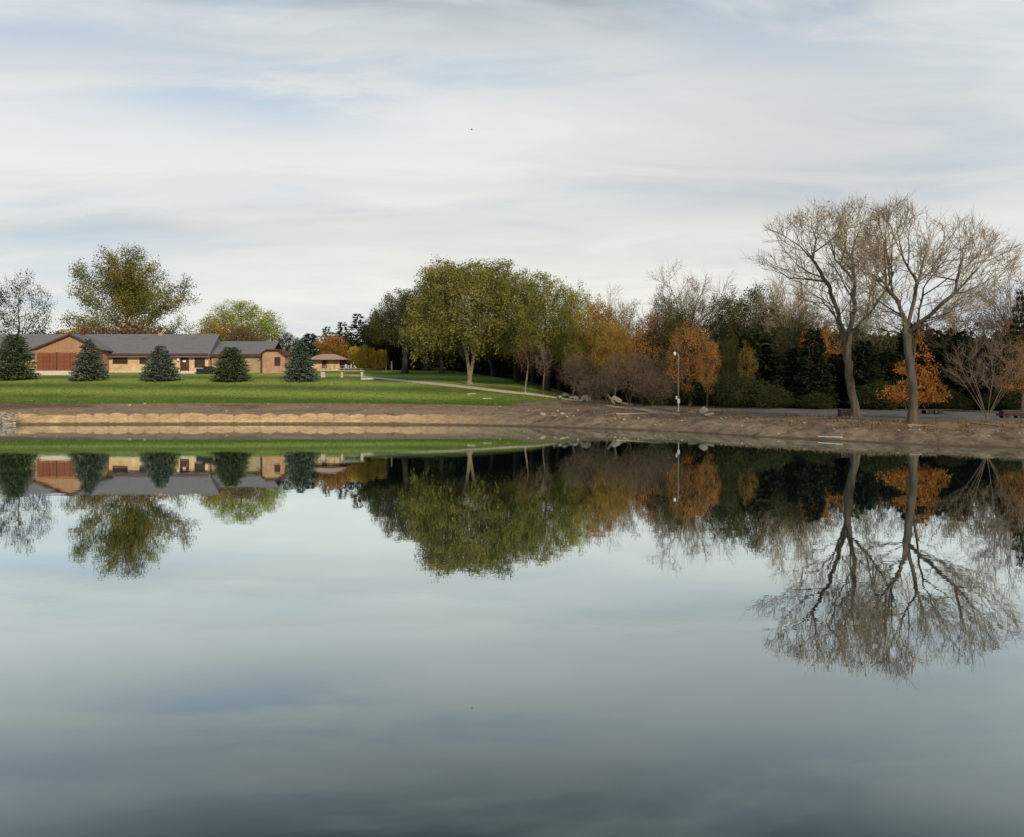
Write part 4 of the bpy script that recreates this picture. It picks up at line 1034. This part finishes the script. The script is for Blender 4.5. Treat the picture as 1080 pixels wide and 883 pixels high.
# two dark bins by the house
BIN = surf_mat('black_plastic', (.012,.012,.013), (.02,.02,.022), 3, rough=.5, bump=0)
for px, w_, y0_, y1_, lab in ((211.5, 1.15, 388.2, 394.6, 'small dark bin with pale lid by the house, left of the bigger one'),
                              (219.5, 1.55, 386.4, 394.4, 'larger dark bin by the house, right of the small lidded one')):
    D = 147.0; b0 = W(px, 394.4, D); b0.z = gz(px, D); hgt = (y1_-y0_)*D/F
    e = empty('bin', b0); tag(e, lab, 'bin', 'dark bins at the house wall')
    MB().extr_y([(-w_/2*.88, -.1), (w_/2*.88, -.1), (w_/2, hgt-.12), (-w_/2, hgt-.12)], -.45, .45).build('body', BIN, e, bevel=.03)
    MB().extr_x([(-.5, hgt-.12), (.5, hgt-.12), (.5, hgt-.05), (.1, hgt), (-.5, hgt-.06)], -w_/2-.04, w_/2+.04).build('lid', CONC if w_ < 1.3 else BIN, e)
    for s in (-1, 1): MB().tube([(s*w_/2*.8-.05, .42, .0), (s*w_/2*.8+.05, .42, .0)], .12, 12).build('wheel', BIN, e)

# pale house with chimney beyond the roof
D = 215; b0 = Vector(((66-HX)*D/F, D, gz(66, D))); s_ = D/F
bh = empty('pale_house', b0); tag(bh, 'pale far house with low roof peeking over the garage ridge', 'house')
def fz(py): return CAMH-(py-HY)*s_-b0.z
MB().box((58-66)*s_, (83-66)*s_, 0, 7, -.5, fz(351)).build('wall', surf_mat('pale_render', (.5,.38,.28), (.58,.46,.35), 1), bh)
MB().extr_x([(-.5, fz(351)), (3.5, fz(346.5)), (7.5, fz(351)), (7.5, fz(350.6)), (3.5, fz(346)), (-.5, fz(350.6))], (57.3-66)*s_, (83.7-66)*s_).build('roof', surf_mat('far_roof', (.38,.27,.2), (.45,.33,.25), 1), bh)
MB().box((71-66)*s_, (73.4-66)*s_, 3, 4, fz(350), fz(342)).build('chimney', CONC, bh)
MB().tube([(( 50-66)*s_, 2, -1), ((50-66)*s_, 2, fz(337))], .1, 6).build('mast', WHITE, bh)

# ------------------------------------------------------------------ pavilion at the right of the lawn
D = 165.0; s_ = D/F; b0 = Vector(((345-HX)*s_, D, gz(345, D)))
pv = empty('pavilion', b0); tag(pv, 'small yellow-walled pavilion with a low pinkish roof and open porch', 'pavilion')
def qx(px): return (px-345)*s_
def qz(py): return CAMH-(py-HY)*s_-b0.z
PW = brick_mat('yellow_stone', (.56,.41,.24), (.68,.52,.32), (.45,.35,.22))
MB().box(qx(327), qx(358), 0, 5.4, -.6, qz(379.6)).build('wall', PW, pv)
PR = surf_mat('pinkish_shingle', (.24,.155,.135), (.34,.235,.205), 1.0, bump=.2, stretch=(.5,1,5))
n_ = MB(); ex0, ex1, ey0, ey1 = qx(324.5), qx(367), -1.4, 6.4; ze_, zt = qz(378.8), qz(372.8)-.0
A = [(ex0,ey0,ze_),(ex1,ey0,ze_),(ex1,ey1,ze_),(ex0,ey1,ze_)]; rA = (ex0+2.2, 2.5, zt); rB = (ex1-3.0, 2.5, zt)
n_.v = A+[rA, rB]+[(x,y,z-.16) for x,y,z in A]; n_.f = [(0,1,5,4),(1,2,5),(2,3,4,5),(3,0,4),(0,6,7,1),(1,7,8,2),(2,8,9,3),(3,9,6,0),(9,8,7,6)]
n_.build('roof', PR, pv)
dd_ = MB().box(qx(339.6), qx(345), -.06, -.004, qz(388.4), qz(380.2)).build('door', surf_mat('maroon_door', (.09,.02,.02), (.13,.035,.03), 2), pv)
MB().box(qx(344.1), qx(344.5), -.10, -.062, qz(384.6), qz(384)).build('handle', CONC, dd_)
for a_ in (346.2, 352.2): MB().box(qx(a_), qx(a_+.55), -.05, -.004, qz(388.4), qz(380)).build('trim_strip', CEDARW, pv)
for xx in (363.6, 366.2):
    for yy in (.0, 5.2): MB().box(qx(xx)-.10, qx(xx)+.10, yy-.1, yy+.1, -.5, ze_-.165).build('porch_post', TRIM, pv)
# fence beside it
GREYW = surf_mat('weathered_wood', (.22,.20,.17), (.34,.31,.27), 3)
fd = 158.0; fe = empty('rail_fence', gpt(352, fd)); tag(fe, 'low weathered rail fence in front of the small pavilion', 'fence')
for a in (-14, -9, -4, 1, 6, 11, 16, 21):
    p_ = gpt(352+a, fd)-Vector(fe.location); MB().box(p_.x-.06, p_.x+.06, -.06, .06, p_.z-.2, p_.z+1.05).build('post', GREYW, fe)
for h_ in (.45, .9):
    a_ = gpt(337, fd)-Vector(fe.location); b__ = gpt(374, fd)-Vector(fe.location)
    MB().tube([(a_.x, -.09, a_.z+h_), (b__.x, -.09, b__.z+h_)], .045, 6).build('rail', GREYW, fe)

# picnic tables and bench on the lawn (pale)
PALE = surf_mat('pale_boards', (.34,.32,.26), (.46,.43,.36), 3, bump=.1)
def picnic(px, D, L, lab, rz=0.0, hgt=.78):
    e = empty('picnic_table', gpt(px, D), rz); tag(e, lab, 'picnic table', 'pale picnic tables on the lawn')
    t_ = MB()
    for i in range(5): t_.box(-L/2, L/2, -.38+i*.155, -.38+i*.155+.14, hgt-.045, hgt)
    t_.build('table_top', PALE, e)
    for s in (-1, 1):
        MB().box(-L/2, L/2, s*.78-.14, s*.78+.14, .42, .46).build('bench_seat', PALE, e)
        x_ = s*(L/2-.3)
        f_ = MB(); f_.tube([(x_, -.75, -.05), (x_, -.2, hgt-.06)], .05, 6).tube([(x_, .75, -.05), (x_, .2, hgt-.06)], .05, 6); f_.box(x_-.04, x_+.04, -.85, .85, .36, .415)
        f_.build('leg', PALE, e)
    return e
def slab_table(px, D, wpx, lab):
    e = empty('park_table', gpt(px, D)); tag(e, lab, 'table', 'pale picnic tables on the lawn'); L = wpx*D/F; s=1
    MB().box(-L/2, L/2, -.55, .55, .95, 1.05).build('table_top', PALE, e, bevel=.02)
    for s in (-1, 1):
        MB().box(s*(L/2-.35)-.16, s*(L/2-.35)+.16, -.35, .35, -.1, .948).build('leg', PALE, e, bevel=.02)
    return e
D = ground_D(371, 398.2); slab_table(371.5, D, 26, 'long pale park table with two slab legs left of the path')
D = ground_D(341, 398); slab_table(341, D, 7, 'short pale park table just right of the pointed spruce')
picnic(372, ground_D(372, 394.0), 3.4, 'pale picnic table behind the long slab table')
# low pale drain cover at the path start
e = MB().box(-.95, .95, -.6, .6, -.2, .14).build('drain_cover', CONC, None, bevel=.05); e.location = gpt(388, ground_D(388, 400.0)); tag(e, 'low pale concrete cover beside the start of the path', 'drain cover')
for px, py, lab in ((497.5, 415.6, 'pale flat slab lying in the grass near the willow, left one'), (514, 420.4, 'pale flat slab lying in the grass near the bank, right one')):
    e = MB().box(-.55, .55, -.4, .4, -.2, .04).build('ground_slab', PALE, None, bevel=.04); e.location = gpt(px, ground_D(px, py)); tag(e, lab, 'slab', 'pale slabs lying in the lawn')
# pale posts at the wood edge
for px, lab in ((407, 'pale slender post at the wood edge right of the yellow trees, left one'), (413, 'pale slender post at the wood edge, the right one of the pair')):
    D = 160; e = MB().tube([(0, 0, -.2), (0, 0, 1.7)], .14, 8).build('marker_post', CONC, None); e.location = gpt(px, D); tag(e, lab, 'post', 'pale posts at the wood edge')

# ------------------------------------------------------------------ lamp post
D = ground_D(715.5, 434.0); s_ = D/F; b0 = gpt(715.5, D)
lp = empty('lamp_post', b0); tag(lp, 'tall wooden lamp post with a small white lamp on an arm at the bank', 'lamp post')
Hh = CAMH-(373-HY)*s_-b0.z
WOODP = surf_mat('lamp_pole_wood', (.16,.14,.10), (.26,.23,.165), 3, bump=.2, stretch=(3,3,.3))
MB().tube([(0,0,-.3), (0,0,Hh*.5), (0,0,Hh)], [.075,.065,.055], 10).build('pole', WOODP, lp, smooth=True)
MB().tube([(0,0,-.2), (0,0,.12)], .16, 12).build('base', CONC, lp)
arm = MB().tube([(0,0,Hh-.12), (-.16,0,Hh+.02), (-.34,-.02,Hh+.05)], .022, 8).build('arm', GREYW, lp)
hd = MB().tube([(-.34,-.02,Hh+.16), (-.34,-.02,Hh+.10), (-.34,-.02,Hh-.02), (-.34,-.02,Hh-.06)], [.04,.10,.12,.10], 12).build('lamp_head', WHITE, lp, smooth=True)
MB().tube([(-.34,-.02,Hh-.062), (-.34,-.02,Hh-.16), (-.34,-.02,Hh-.19)], [.09,.07,.03], 12).build('globe', WHITE, hd, smooth=True)
MB().box(-.11, .11, -.16, -.07, .75, 1.15).build('meter_box', WHITE, lp, bevel=.02)
MB().box(-.26, -.115, -.14, -.03, 1.12, 1.42).build('switch_box', WHITE, lp, bevel=.02)
MB().tube([(0,-.10,.05), (0,-.10,.75)], .035, 8).build('conduit', WHITE, lp)

# ------------------------------------------------------------------ stones, slabs and litter on the bank
import bmesh
def rock_mesh(seed, flat=1.0, boxy=0.0):
    rg = np.random.default_rng(seed); bm = bmesh.new(); bmesh.ops.create_icosphere(bm, subdivisions=3, radius=.5)
    planes = [(Vector(rg.normal(0, 1, 3)).normalized(), rg.uniform(.28, .44)) for _ in range(9)]
    for v in bm.verts:
        for n_, d_ in planes:
            k = v.co.dot(n_)
            if k > d_: v.co -= n_*(k-d_)
        v.co *= 1+.03*rg.normal()
        v.co.z *= flat
    me_ = bpy.data.meshes.new('rock'); bm.to_mesh(me_); bm.free(); return me_
ROCKS = [rock_mesh(s, f) for s, f in ((1,.8),(2,.65),(3,.9),(4,.5),(5,.75))]
RK = [surf_mat('rock_tan', (.24,.185,.12), (.36,.28,.19), 3, bump=.5), surf_mat('rock_grey', (.15,.135,.115), (.26,.24,.21), 3, bump=.5), surf_mat('rock_pale', (.22,.185,.14), (.32,.275,.21), 3, bump=.4), surf_mat('clod_brown', (.09,.065,.045), (.15,.11,.075), 3, bump=.5)]
for i, me_ in enumerate(ROCKS): me_.materials.append(RK[0])
def rock(name, px, D, size, mat, label, group, i, dz=.0, sxyz=(1,1,1), rot=None):
    o = bpy.data.objects.new(name, ROCKS[i % 5]); COL.objects.link(o)
    o.location = gpt(px, D, dz); o.scale = (size*sxyz[0], size*sxyz[1], size*sxyz[2])
    o.rotation_euler = rot or (random.uniform(-.3, .3), random.uniform(-.3, .3), random.uniform(0, 6.28))
    o.material_slots[0].link = 'OBJECT'; o.material_slots[0].material = mat
    return tag(o, label, 'rock' if name != 'clod' else 'clod', group)
rr_ = random.Random(9)
for i in range(72):
    px = rr_.uniform(-6, 19)+(rr_.random()**3)*5; t = rr_.uniform(.0, 1.0)
    sd_, _ = stations(np.array([px])); D = sd_[0, 0]+(sd_[0, 1]-sd_[0, 0])*(t*1.05-.03)
    rock('rubble_stone', px, D, rr_.uniform(.22, .5), RK[i % 3 if i % 4 else 1], 'tan or grey broken stone in the rubble heap at the waterline by the left edge', 'broken stones of the rubble heap', i, dz=.05)
# boulders by the path end
bo = [(590,421,1.0,1,'grey boulder at the left end of the row beside the path end'),(597,419.4,1.5,2,'pale boulder on top of the row beside the path end'),
      (603,421.5,1.0,1,'small grey boulder just right of the pale one'),(608,422,1.4,1,'long grey boulder before the round one'),(585,418.6,.9,3,'low brown boulder at the grass corner'),
      (618,423.8,1.75,1,'round grey boulder where the path ends'),(613,424.2,.8,0,'small tan boulder left of the round one'),(656,426,.7,3,'brown boulder right of the tilted slabs')]
for i, (px, py, s, m_, lab) in enumerate(bo): rock('boulder', px, ground_D(px, py), s*.68, RK[m_], lab, 'boulders at the end of the path', i, dz=s*.18)
# tilted broken concrete slabs
def slab(px, py, L, Wd, th_, rot, mat, lab, cat='slab', grp='broken slabs dumped on the bank', name='broken_slab', dz=.2):
    rgs = random.Random(int(px*7)); pr_ = [(-L/2, -Wd/2), (L*.2, -Wd/2*rgs.uniform(.8, 1.1)), (L/2, -Wd*.2), (L/2*rgs.uniform(.8, 1), Wd/2), (-L*.1, Wd/2*rgs.uniform(.7, 1)), (-L/2*rgs.uniform(.8, 1), Wd*.3)]
    n_ = MB(); k = len(pr_); n_.v = [(x, y, -th_/2) for x, y in pr_]+[(x, y, th_/2) for x, y in pr_]
    n_.f = [tuple(reversed(range(k))), tuple(range(k, 2*k))]+[(i, (i+1) % k, k+(i+1) % k, k+i) for i in range(k)]
    o = n_.build(name, mat, None, bevel=.03); o.location = gpt(px, ground_D(px, py), dz); o.rotation_euler = rot; return tag(o, lab, cat, grp)
slab(644.5, 426.5, 1.5, .6, .12, (R(38), R(50), .3), RK[2], 'narrow pale slab tilted up at the left of the dumped pair', dz=.55)
slab(650.5, 426.5, 1.3, .8, .12, (R(42), R(34), -.1), RK[2], 'wide pale slab leaning beside the narrow tilted one', dz=.55)
slab(661, 427.5, 1.4, .7, .2, (R(10), R(8), .2), RK[0], 'low tan slab lying right of the tilted pair', dz=.15)
slab(742, 437.6, .8, .6, .15, (R(40), R(-25), .4), RK[2], 'pale upright broken slab right of the lamp foot', dz=.35)
slab(748, 438.5, .9, .5, .1, (R(12), R(-10), .2), RK[0], 'flat tan slab beside the upright one right of the lamp', dz=.1)
slab(730, 436.4, .8, .4, .16, (R(8), R(4), .1), RK[0], 'small tan slab near the lamp foot', dz=.1)
# thrown logs / planks along the dirt
LOG = surf_mat('drift_wood', (.20,.16,.115), (.33,.27,.20), 3, bump=.3, stretch=(.3,2,2))
for pts, r_, lab in (([(650,438.5),(664,437.6),(680,437.2),(694,436.8)], .10, 'long pale log lying on the dirt left of the lamp'),
                     ([(1024,446.8),(1040,448.6),(1056,450.2)], .07, 'thin pale branch on the right bank below the shrub'),
                     ([(668,431),(684,433),(699,435)], .08, 'short pale log behind the long one, left of the lamp'),
                     ([(958,449.5),(972,450),(986,450.6)], .06, 'thin pale branch on the bank below the straight cottonwood')):
    P_ = [gpt(x, ground_D(x, y), r_*.8) for x, y in pts]; o0 = P_[0]
    o = MB().tube([p_-o0 for p_ in P_], [r_*(1-.15*i) for i in range(len(P_))], 8).build('log', LOG, None); o.location = o0; tag(o, lab, 'log', 'logs and branches lying on the bank')
# white pipe at the waterline
a_ = gpt(863, ground_D(863, 461.6), .05); b__ = gpt(888, ground_D(888, 462.6), .05)
o = MB().tube([(0,0,0), b__-a_], .03, 10).build('white_pipe', WHITE, None); o.location = a_; tag(o, 'straight white pipe lying at the waterline of the right bank', 'pipe')
# dark box and low trailer on the gravel
D = ground_D(890, 439); e = empty('utility_box', gpt(890.5, D)); tag(e, 'square dark box standing left of the leaning cottonwood trunk', 'box')
MB().box(-.38, .38, -.3, .3, -.1, .42).build('body', BIN, e, bevel=.03); MB().box(-.42, .42, -.34, .34, .422, .48).build('lid', BIN, e, bevel=.02)
D = ground_D(937, 435.0)
e = empty('flat_trailer', gpt(935, D)); tag(e, 'low dark flat trailer on the gravel right of the straight cottonwood', 'trailer')
e.location = gpt(985, ground_D(985, 436.5))
DKM = surf_mat('dark_metal', (.02,.02,.02), (.04,.038,.035), 3, rough=.6)
MB().box(-1.5, 1.3, -.6, .6, .26, .34).build('deck', DKM, e, bevel=.02)
MB().tube([(1.3,0,.3), (2.1,0,.28)], .04, 6).build('tow_bar', DKM, e)
for sx_ in (-.5, .2):
    for sy_ in (-.62, .62): MB().tube([(sx_, sy_-.06, .17), (sx_, sy_+.06, .17)], .17, 14).build('wheel', BIN, e)
D = ground_D(1066, 441.0); e = empty('wheelbarrow_pile', gpt(1068, D)); 
REDM = surf_mat('faded_red', (.07,.028,.022), (.12,.05,.04), 3)
e.name = 'red_cart'; e.scale = (.8, .8, .72); tag(e, 'low dull red cart with dark load under the trees at the right edge', 'cart')
MB().extr_x([(-.5,.22), (.5,.22), (.62,.46), (-.62,.46)], -1.15, 1.0).build('tray', REDM, e, bevel=.02)
rock_l = MB()
for sx_ in (-.7, .55):
    for sy_ in (-.5, .5): MB().tube([(sx_, sy_-.05, .16), (sx_, sy_+.05, .16)], .17, 14).build('wheel', BIN, e)
MB().tube([(1.0,0,.3), (1.5,0,.7)], .03, 6).build('handle', DKM, e)
MB().extr_x([(-.45,.462), (.45,.462), (.3,.68), (-.1,.8), (-.4,.6)], -1.0, .8).build('load', DKM, e, bevel=.05)
# clods and stones scattered along the bank
for i in range(150):
    px = rr_.choice([rr_.uniform(515, 720), rr_.uniform(700, 1085), rr_.uniform(20, 520)]) if i > 40 else rr_.uniform(560, 700)
    sd_, _ = stations(np.array([px])); left = px < 520
    D = sd_[0, 1]+(sd_[0, 2]-sd_[0, 1])*rr_.uniform(.1, .9) if left else sd_[0, 0]+(sd_[0, 2]-sd_[0, 0])*rr_.uniform(.12, 1.15)
    s = rr_.uniform(.12, .34)*(1.25 if not left else .9)*D/85
    m_ = RK[3] if rr_.random() < .6 else RK[rr_.choice([0, 1, 2] if not left else [0, 3])]
    where = 'on the brown dirt above the pale cut bank' if left else ('on the churned bank left of the lamp post' if px < 715 else 'on the brown bank right of the lamp post')
    kind_ = {0: 'tan', 1: 'grey', 2: 'pale', 3: 'brown'}[RK.index(m_)]
    rock('clod' if m_ is RK[3] else 'bank_stone', px, D, s, m_, 'small %s %s %s' % (kind_, 'clod of earth' if m_ is RK[3] else 'stone', where), 'clods and stones '+where, i, dz=s*.12)
for px, py, s, lab in ((136, 428.8, .55, 'single white stone on the dirt strip above the scalloped cut'), (573, 438.5, .7, 'pale stone at the cut edge below the path end, left one'), (594, 438.5, .7, 'pale stone at the cut edge below the path end, right one'), (412, 437.8, .8, 'dark stone resting on the clay cut, left of a tan one'), (441, 446, .01, '')):
    if lab: rock('bank_stone', px, ground_D(px, py), s, RK[2] if 'dark' not in lab else RK[3], lab, 'single stones on the bank', 1, dz=.1)

# tufts of longer grass along the lawn's broken edge and over the lawn: nobody could count them
rg = np.random.default_rng(5); n = 26000
px = rg.uniform(-60, 600, n); sdx, _ = stations(px)
D_ = sdx[:, 2]+np.abs(rg.normal(0, 1, n))*2.2-.2; far = rg.random(n) < .45; D_ = np.where(far, sdx[:, 2]+rg.random(n)*(sdx[:, 3]-sdx[:, 2]), D_)
t23_ = (D_-sdx[:, 2])/(sdx[:, 3]-sdx[:, 2]); lim_ = np.interp(t23_, [0, .45, 1], [535, 575, 612]); kp = px < lim_-4
px = px[kp]; D_ = D_[kp]; n = len(px)
b_ = np.stack([(px-HX)/F*D_, D_, height(px, D_)-.02], -1); hgt = rg.uniform(.05, .13, n); a_ = rg.uniform(0, 6.28, n); w_ = rg.uniform(.04, .11, n)
dx = np.stack([np.cos(a_)*w_, np.sin(a_)*w_, np.zeros(n)], -1); tip = b_+np.stack([rg.normal(0, .04, n), rg.normal(0, .04, n), hgt], -1)
Vg = np.stack([b_-dx, b_+dx, tip], 1).reshape(-1, 3); tg = np.arange(n*3).reshape(-1, 3)
mg = np_mesh('lawn_grass', Vg, None, tg)
GR = leaf_mat('grass_blades', [(.045,.10,.015), (.075,.14,.022), (.12,.17,.035)])
a = mg.attributes.new('tint', 'FLOAT', 'POINT'); a.data.foreach_set('value', np.repeat(np.clip(rg.normal(.4, .3, n), 0, 1), 3).astype(np.float32))
tag(mesh_obj('lawn_grass', mg, (GR,)), kind='stuff')

# dry weeds and fallen leaves on the churned bank and under the right-hand trees
rg = np.random.default_rng(6); n = 20000
px = np.where(rg.random(n) < .75, rg.uniform(560, 1141, n), rg.uniform(-50, 560, n)); sdx, _ = stations(px)
lf = px < 560; t_ = np.where(lf, .55+rg.random(n)*.45, .35+rg.random(n)**.8*1.9)
D_ = np.where(t_ < 1, sdx[:, 1]+(sdx[:, 2]-sdx[:, 1])*t_, sdx[:, 2]+(sdx[:, 3]-sdx[:, 2])*(t_-1))
kp = fbm(px*.12, D_*.9, 3)+rg.normal(0, .06, n) > .04; px = px[kp]; D_ = D_[kp]; n = len(px)
b_ = np.stack([(px-HX)/F*D_, D_, height(px, D_)-.02], -1); hgt = rg.uniform(.03, .22, n)*(.5+rg.random(n)); a_ = rg.uniform(0, 6.28, n); w_ = rg.uniform(.02, .06, n)
dx = np.stack([np.cos(a_)*w_, np.sin(a_)*w_, np.zeros(n)], -1); tip = b_+np.stack([rg.normal(0, .08, n), rg.normal(0, .08, n), hgt], -1)
Vg = np.stack([b_-dx, b_+dx, tip], 1).reshape(-1, 3)
mg = np_mesh('dry_weeds', Vg, None, np.arange(n*3).reshape(-1, 3))
a = mg.attributes.new('tint', 'FLOAT', 'POINT'); a.data.foreach_set('value', np.repeat(rg.random(n), 3).astype(np.float32))
tag(mesh_obj('dry_weeds', mg, (leaf_mat('dry_blades', [(.09,.068,.04), (.16,.12,.065), (.24,.18,.10), (.19,.10,.04)]),)), kind='stuff')

# bird high in the sky
D = 120; bl_ = W(497.5, 136.5, D); e = MB()
e.v = [(-.20,0,0),(.0,-.05,.03),(.22,0,0),(.0,.05,.03),(0,0,-.05),(-.05,-.22,.08),(-.02,-.48,.0),(.08,-.2,.08),(-.05,.22,.08),(-.02,.48,0),(.08,.2,.08)]
e.f = [(0,1,3),(1,2,3),(0,4,1),(1,4,2),(2,4,3),(3,4,0),(1,5,6,7),(3,10,9,8)]
o = e.build('bird', surf_mat('dark_feathers', (.02,.02,.02), (.04,.04,.04), 3), None); o.location = bl_; tag(o, 'tiny dark bird gliding high against the clouds', 'bird')

# ------------------------------------------------------------------ sky, sun, camera
SUN_EL = R(26); SUN_AZ = R(154)       # azimuth clockwise from +Y (view direction): behind the camera, to the right
w = bpy.data.worlds.new('World'); scene.world = w; w.use_nodes = True; nt = w.node_tree; nt.nodes.clear()
out = N(nt, 'ShaderNodeOutputWorld'); sky = N(nt, 'ShaderNodeTexSky'); sky.sky_type = 'NISHITA'; sky.sun_disc = False
sky.sun_elevation = SUN_EL; sky.sun_rotation = SUN_AZ
bg1 = N(nt, 'ShaderNodeBackground', Strength=.10); nt.links.new(sky.outputs[0], bg1.inputs[0])
tc = N(nt, 'ShaderNodeTexCoord'); sx = N(nt, 'ShaderNodeSeparateXYZ'); nt.links.new(tc.outputs['Generated'], sx.inputs[0])
def math_(op, a, b=None, clamp=False):
    n_ = N(nt, 'ShaderNodeMath', operation=op); n_.use_clamp = clamp
    for i, v in enumerate((a, b)):
        if v is None: continue
        if isinstance(v, (int, float)): n_.inputs[i].default_value = v
        else: nt.links.new(v, n_.inputs[i])
    return n_.outputs[0]
zc = math_('MAXIMUM', sx.outputs[2], 0.0); den = math_('ADD', zc, .10)
cx = math_('DIVIDE', sx.outputs[0], den); cy = math_('DIVIDE', sx.outputs[1], den)
cb = N(nt, 'ShaderNodeCombineXYZ'); nt.links.new(cx, cb.inputs[0]); nt.links.new(cy, cb.inputs[1])
def cloud(scale, sxy, detail, rough, rot=0.0, dist=0.0, loc=(0, 0, 0)):
    mp = N(nt, 'ShaderNodeMapping'); mp.inputs['Scale'].default_value = (*sxy, 1); mp.inputs['Rotation'].default_value = (0, 0, rot); mp.inputs['Location'].default_value = loc
    nt.links.new(cb.outputs[0], mp.inputs[0])
    n_ = N(nt, 'ShaderNodeTexNoise', Scale=scale, Detail=detail, Roughness=rough, Distortion=dist); nt.links.new(mp.outputs[0], n_.inputs['Vector'])
    return n_.outputs['Fac']
big = cloud(.55, (.55, 1.0), 4.0, .5, rot=.15, dist=.4, loc=(3.1, 1.7, 0))
fine = cloud(2.0, (.6, 1.4), 7.0, .62, rot=.35, dist=.5, loc=(7, 2, 0))
mixv = math_('ADD', math_('MULTIPLY', big, .66), math_('MULTIPLY', fine, .34))
# two thin bluish openings in the cloud sheet, and fewer openings low down
yy_ = math_('MAXIMUM', sx.outputs[1], .05)
u_ = math_('DIVIDE', sx.outputs[0], yy_); v_ = math_('DIVIDE', sx.outputs[2], yy_)
wv = math_('MULTIPLY', math_('SUBTRACT', fine, .5), .16)
for cu, cv, ru, rv, am in ((-.25, .318, .19, .036, .135), (-.40, .345, .16, .03, .05), (-.46, .405, .22, .035, .05), (.32, .405, .16, .03, .09), (-.1, .36, .2, .03, .04)):
    a1 = math_('DIVIDE', math_('SUBTRACT', math_('ADD', u_, wv), cu), ru); a2 = math_('DIVIDE', math_('SUBTRACT', math_('ADD', v_, wv), cv), rv)
    q2 = math_('ADD', math_('MULTIPLY', a1, a1), math_('MULTIPLY', a2, a2))
    gss = math_('POWER', 2.718, math_('MULTIPLY', q2, -1.0))
    mixv = math_('SUBTRACT', mixv, math_('MULTIPLY', gss, am))
grey = None
for cu, cv, ru, rv, am in ((.34, .30, .30, .12, .17), (-.35, .195, .45, .024, .14), (.02, .155, .3, .018, .08), (.30, .225, .22, .02, .08), (-.1, .245, .5, .012, .07), (-.3, .40, .4, .05, .10), (.1, .42, .3, .03, .08)):
    a1 = math_('DIVIDE', math_('SUBTRACT', u_, cu), ru); a2 = math_('DIVIDE', math_('SUBTRACT', math_('ADD', v_, math_('MULTIPLY', wv, .35)), cv), rv)
    gg = math_('MULTIPLY', math_('POWER', 2.718, math_('MULTIPLY', math_('ADD', math_('MULTIPLY', a1, a1), math_('MULTIPLY', a2, a2)), -1.0)), am)
    grey = gg if grey is None else math_('ADD', grey, gg)
lowf = math_('SUBTRACT', .085, math_('MULTIPLY', zc, .5), True)
mixv = math_('ADD', mixv, lowf)
cr = ramp(nt, [(.30, (.44,.57,.73)), (.42, (.61,.68,.74)), (.50, (.72,.75,.755)), (.60, (.81,.82,.79)), (.72, (.68,.71,.72))], mixv)
# clouds thin with height, so the dome darkens away from the horizon
hz_ = ramp(nt, [(0.0, (1.02,.985,.91)), (.10, (1.03,1.01,.97)), (.28, (1.0,1.0,1.0)), (.40, (.92,.94,.97)), (.60, (.68,.72,.77)), (1.0, (.48,.53,.60))], zc)
mott = cloud(.9, (.7, 1.1), 5.0, .55, rot=-.5, dist=.8, loc=(1.3, 9.1, 0))
mr = ramp(nt, [(.40, (.40,.46,.51)), (.5, (.95,.98,.98)), (.58, (1.8,1.78,1.72))], mott)
mw_ = ramp(nt, [(.365, (0,)*3), (.43, (1,)*3)], zc)
mm = N(nt, 'ShaderNodeMix', data_type='RGBA', blend_type='MULTIPLY'); nt.links.new(mw_.outputs[0], mm.inputs[0])
ml = N(nt, 'ShaderNodeMix', data_type='RGBA', blend_type='MULTIPLY'); ml.inputs[0].default_value = 1
nt.links.new(cr.outputs[0], mm.inputs[6]); nt.links.new(mr.outputs[0], mm.inputs[7]); nt.links.new(mm.outputs[2], ml.inputs[6]); nt.links.new(hz_.outputs[0], ml.inputs[7])
bg2 = N(nt, 'ShaderNodeBackground', Strength=1.0); nt.links.new(math_('SUBTRACT', 1.08, grey), bg2.inputs[1]); nt.links.new(ml.outputs[2], bg2.inputs[0])
mx = N(nt, 'ShaderNodeMixShader'); 
cov = ramp(nt, [(.36, (.88,)*3), (.5, (.97,)*3)], mixv); nt.links.new(cov.outputs[0], mx.inputs[0])
nt.links.new(bg1.outputs[0], mx.inputs[1]); nt.links.new(bg2.outputs[0], mx.inputs[2]); nt.links.new(mx.outputs[0], out.inputs[0])

sl_ = bpy.data.lights.new('sun', 'SUN'); sl_.energy = 3.9; sl_.angle = R(2.5); sl_.color = (1.0, .84, .63)
so = bpy.data.objects.new('sun', sl_); COL.objects.link(so)
sd_ = Vector((math.sin(SUN_AZ)*math.cos(SUN_EL), math.cos(SUN_AZ)*math.cos(SUN_EL), math.sin(SUN_EL)))
so.rotation_euler = sd_.to_track_quat('Z', 'Y').to_euler(); so.location = sd_*50

cam = bpy.data.cameras.new('camera'); co = bpy.data.objects.new('camera', cam); COL.objects.link(co)
co.location = (0, 0, CAMH); co.rotation_euler = (R(90), 0, 0)
cam.sensor_fit = 'HORIZONTAL'; cam.sensor_width = 36; cam.lens = 36*F/1080
cam.shift_y = -(441.5-HY)/1080; cam.clip_end = 8000; cam.clip_start = .1
scene.camera = co
scene.view_settings.view_transform = 'Standard'; scene.view_settings.look = 'None'
scene.view_settings.exposure = 0.0; scene.view_settings.gamma = 1.0
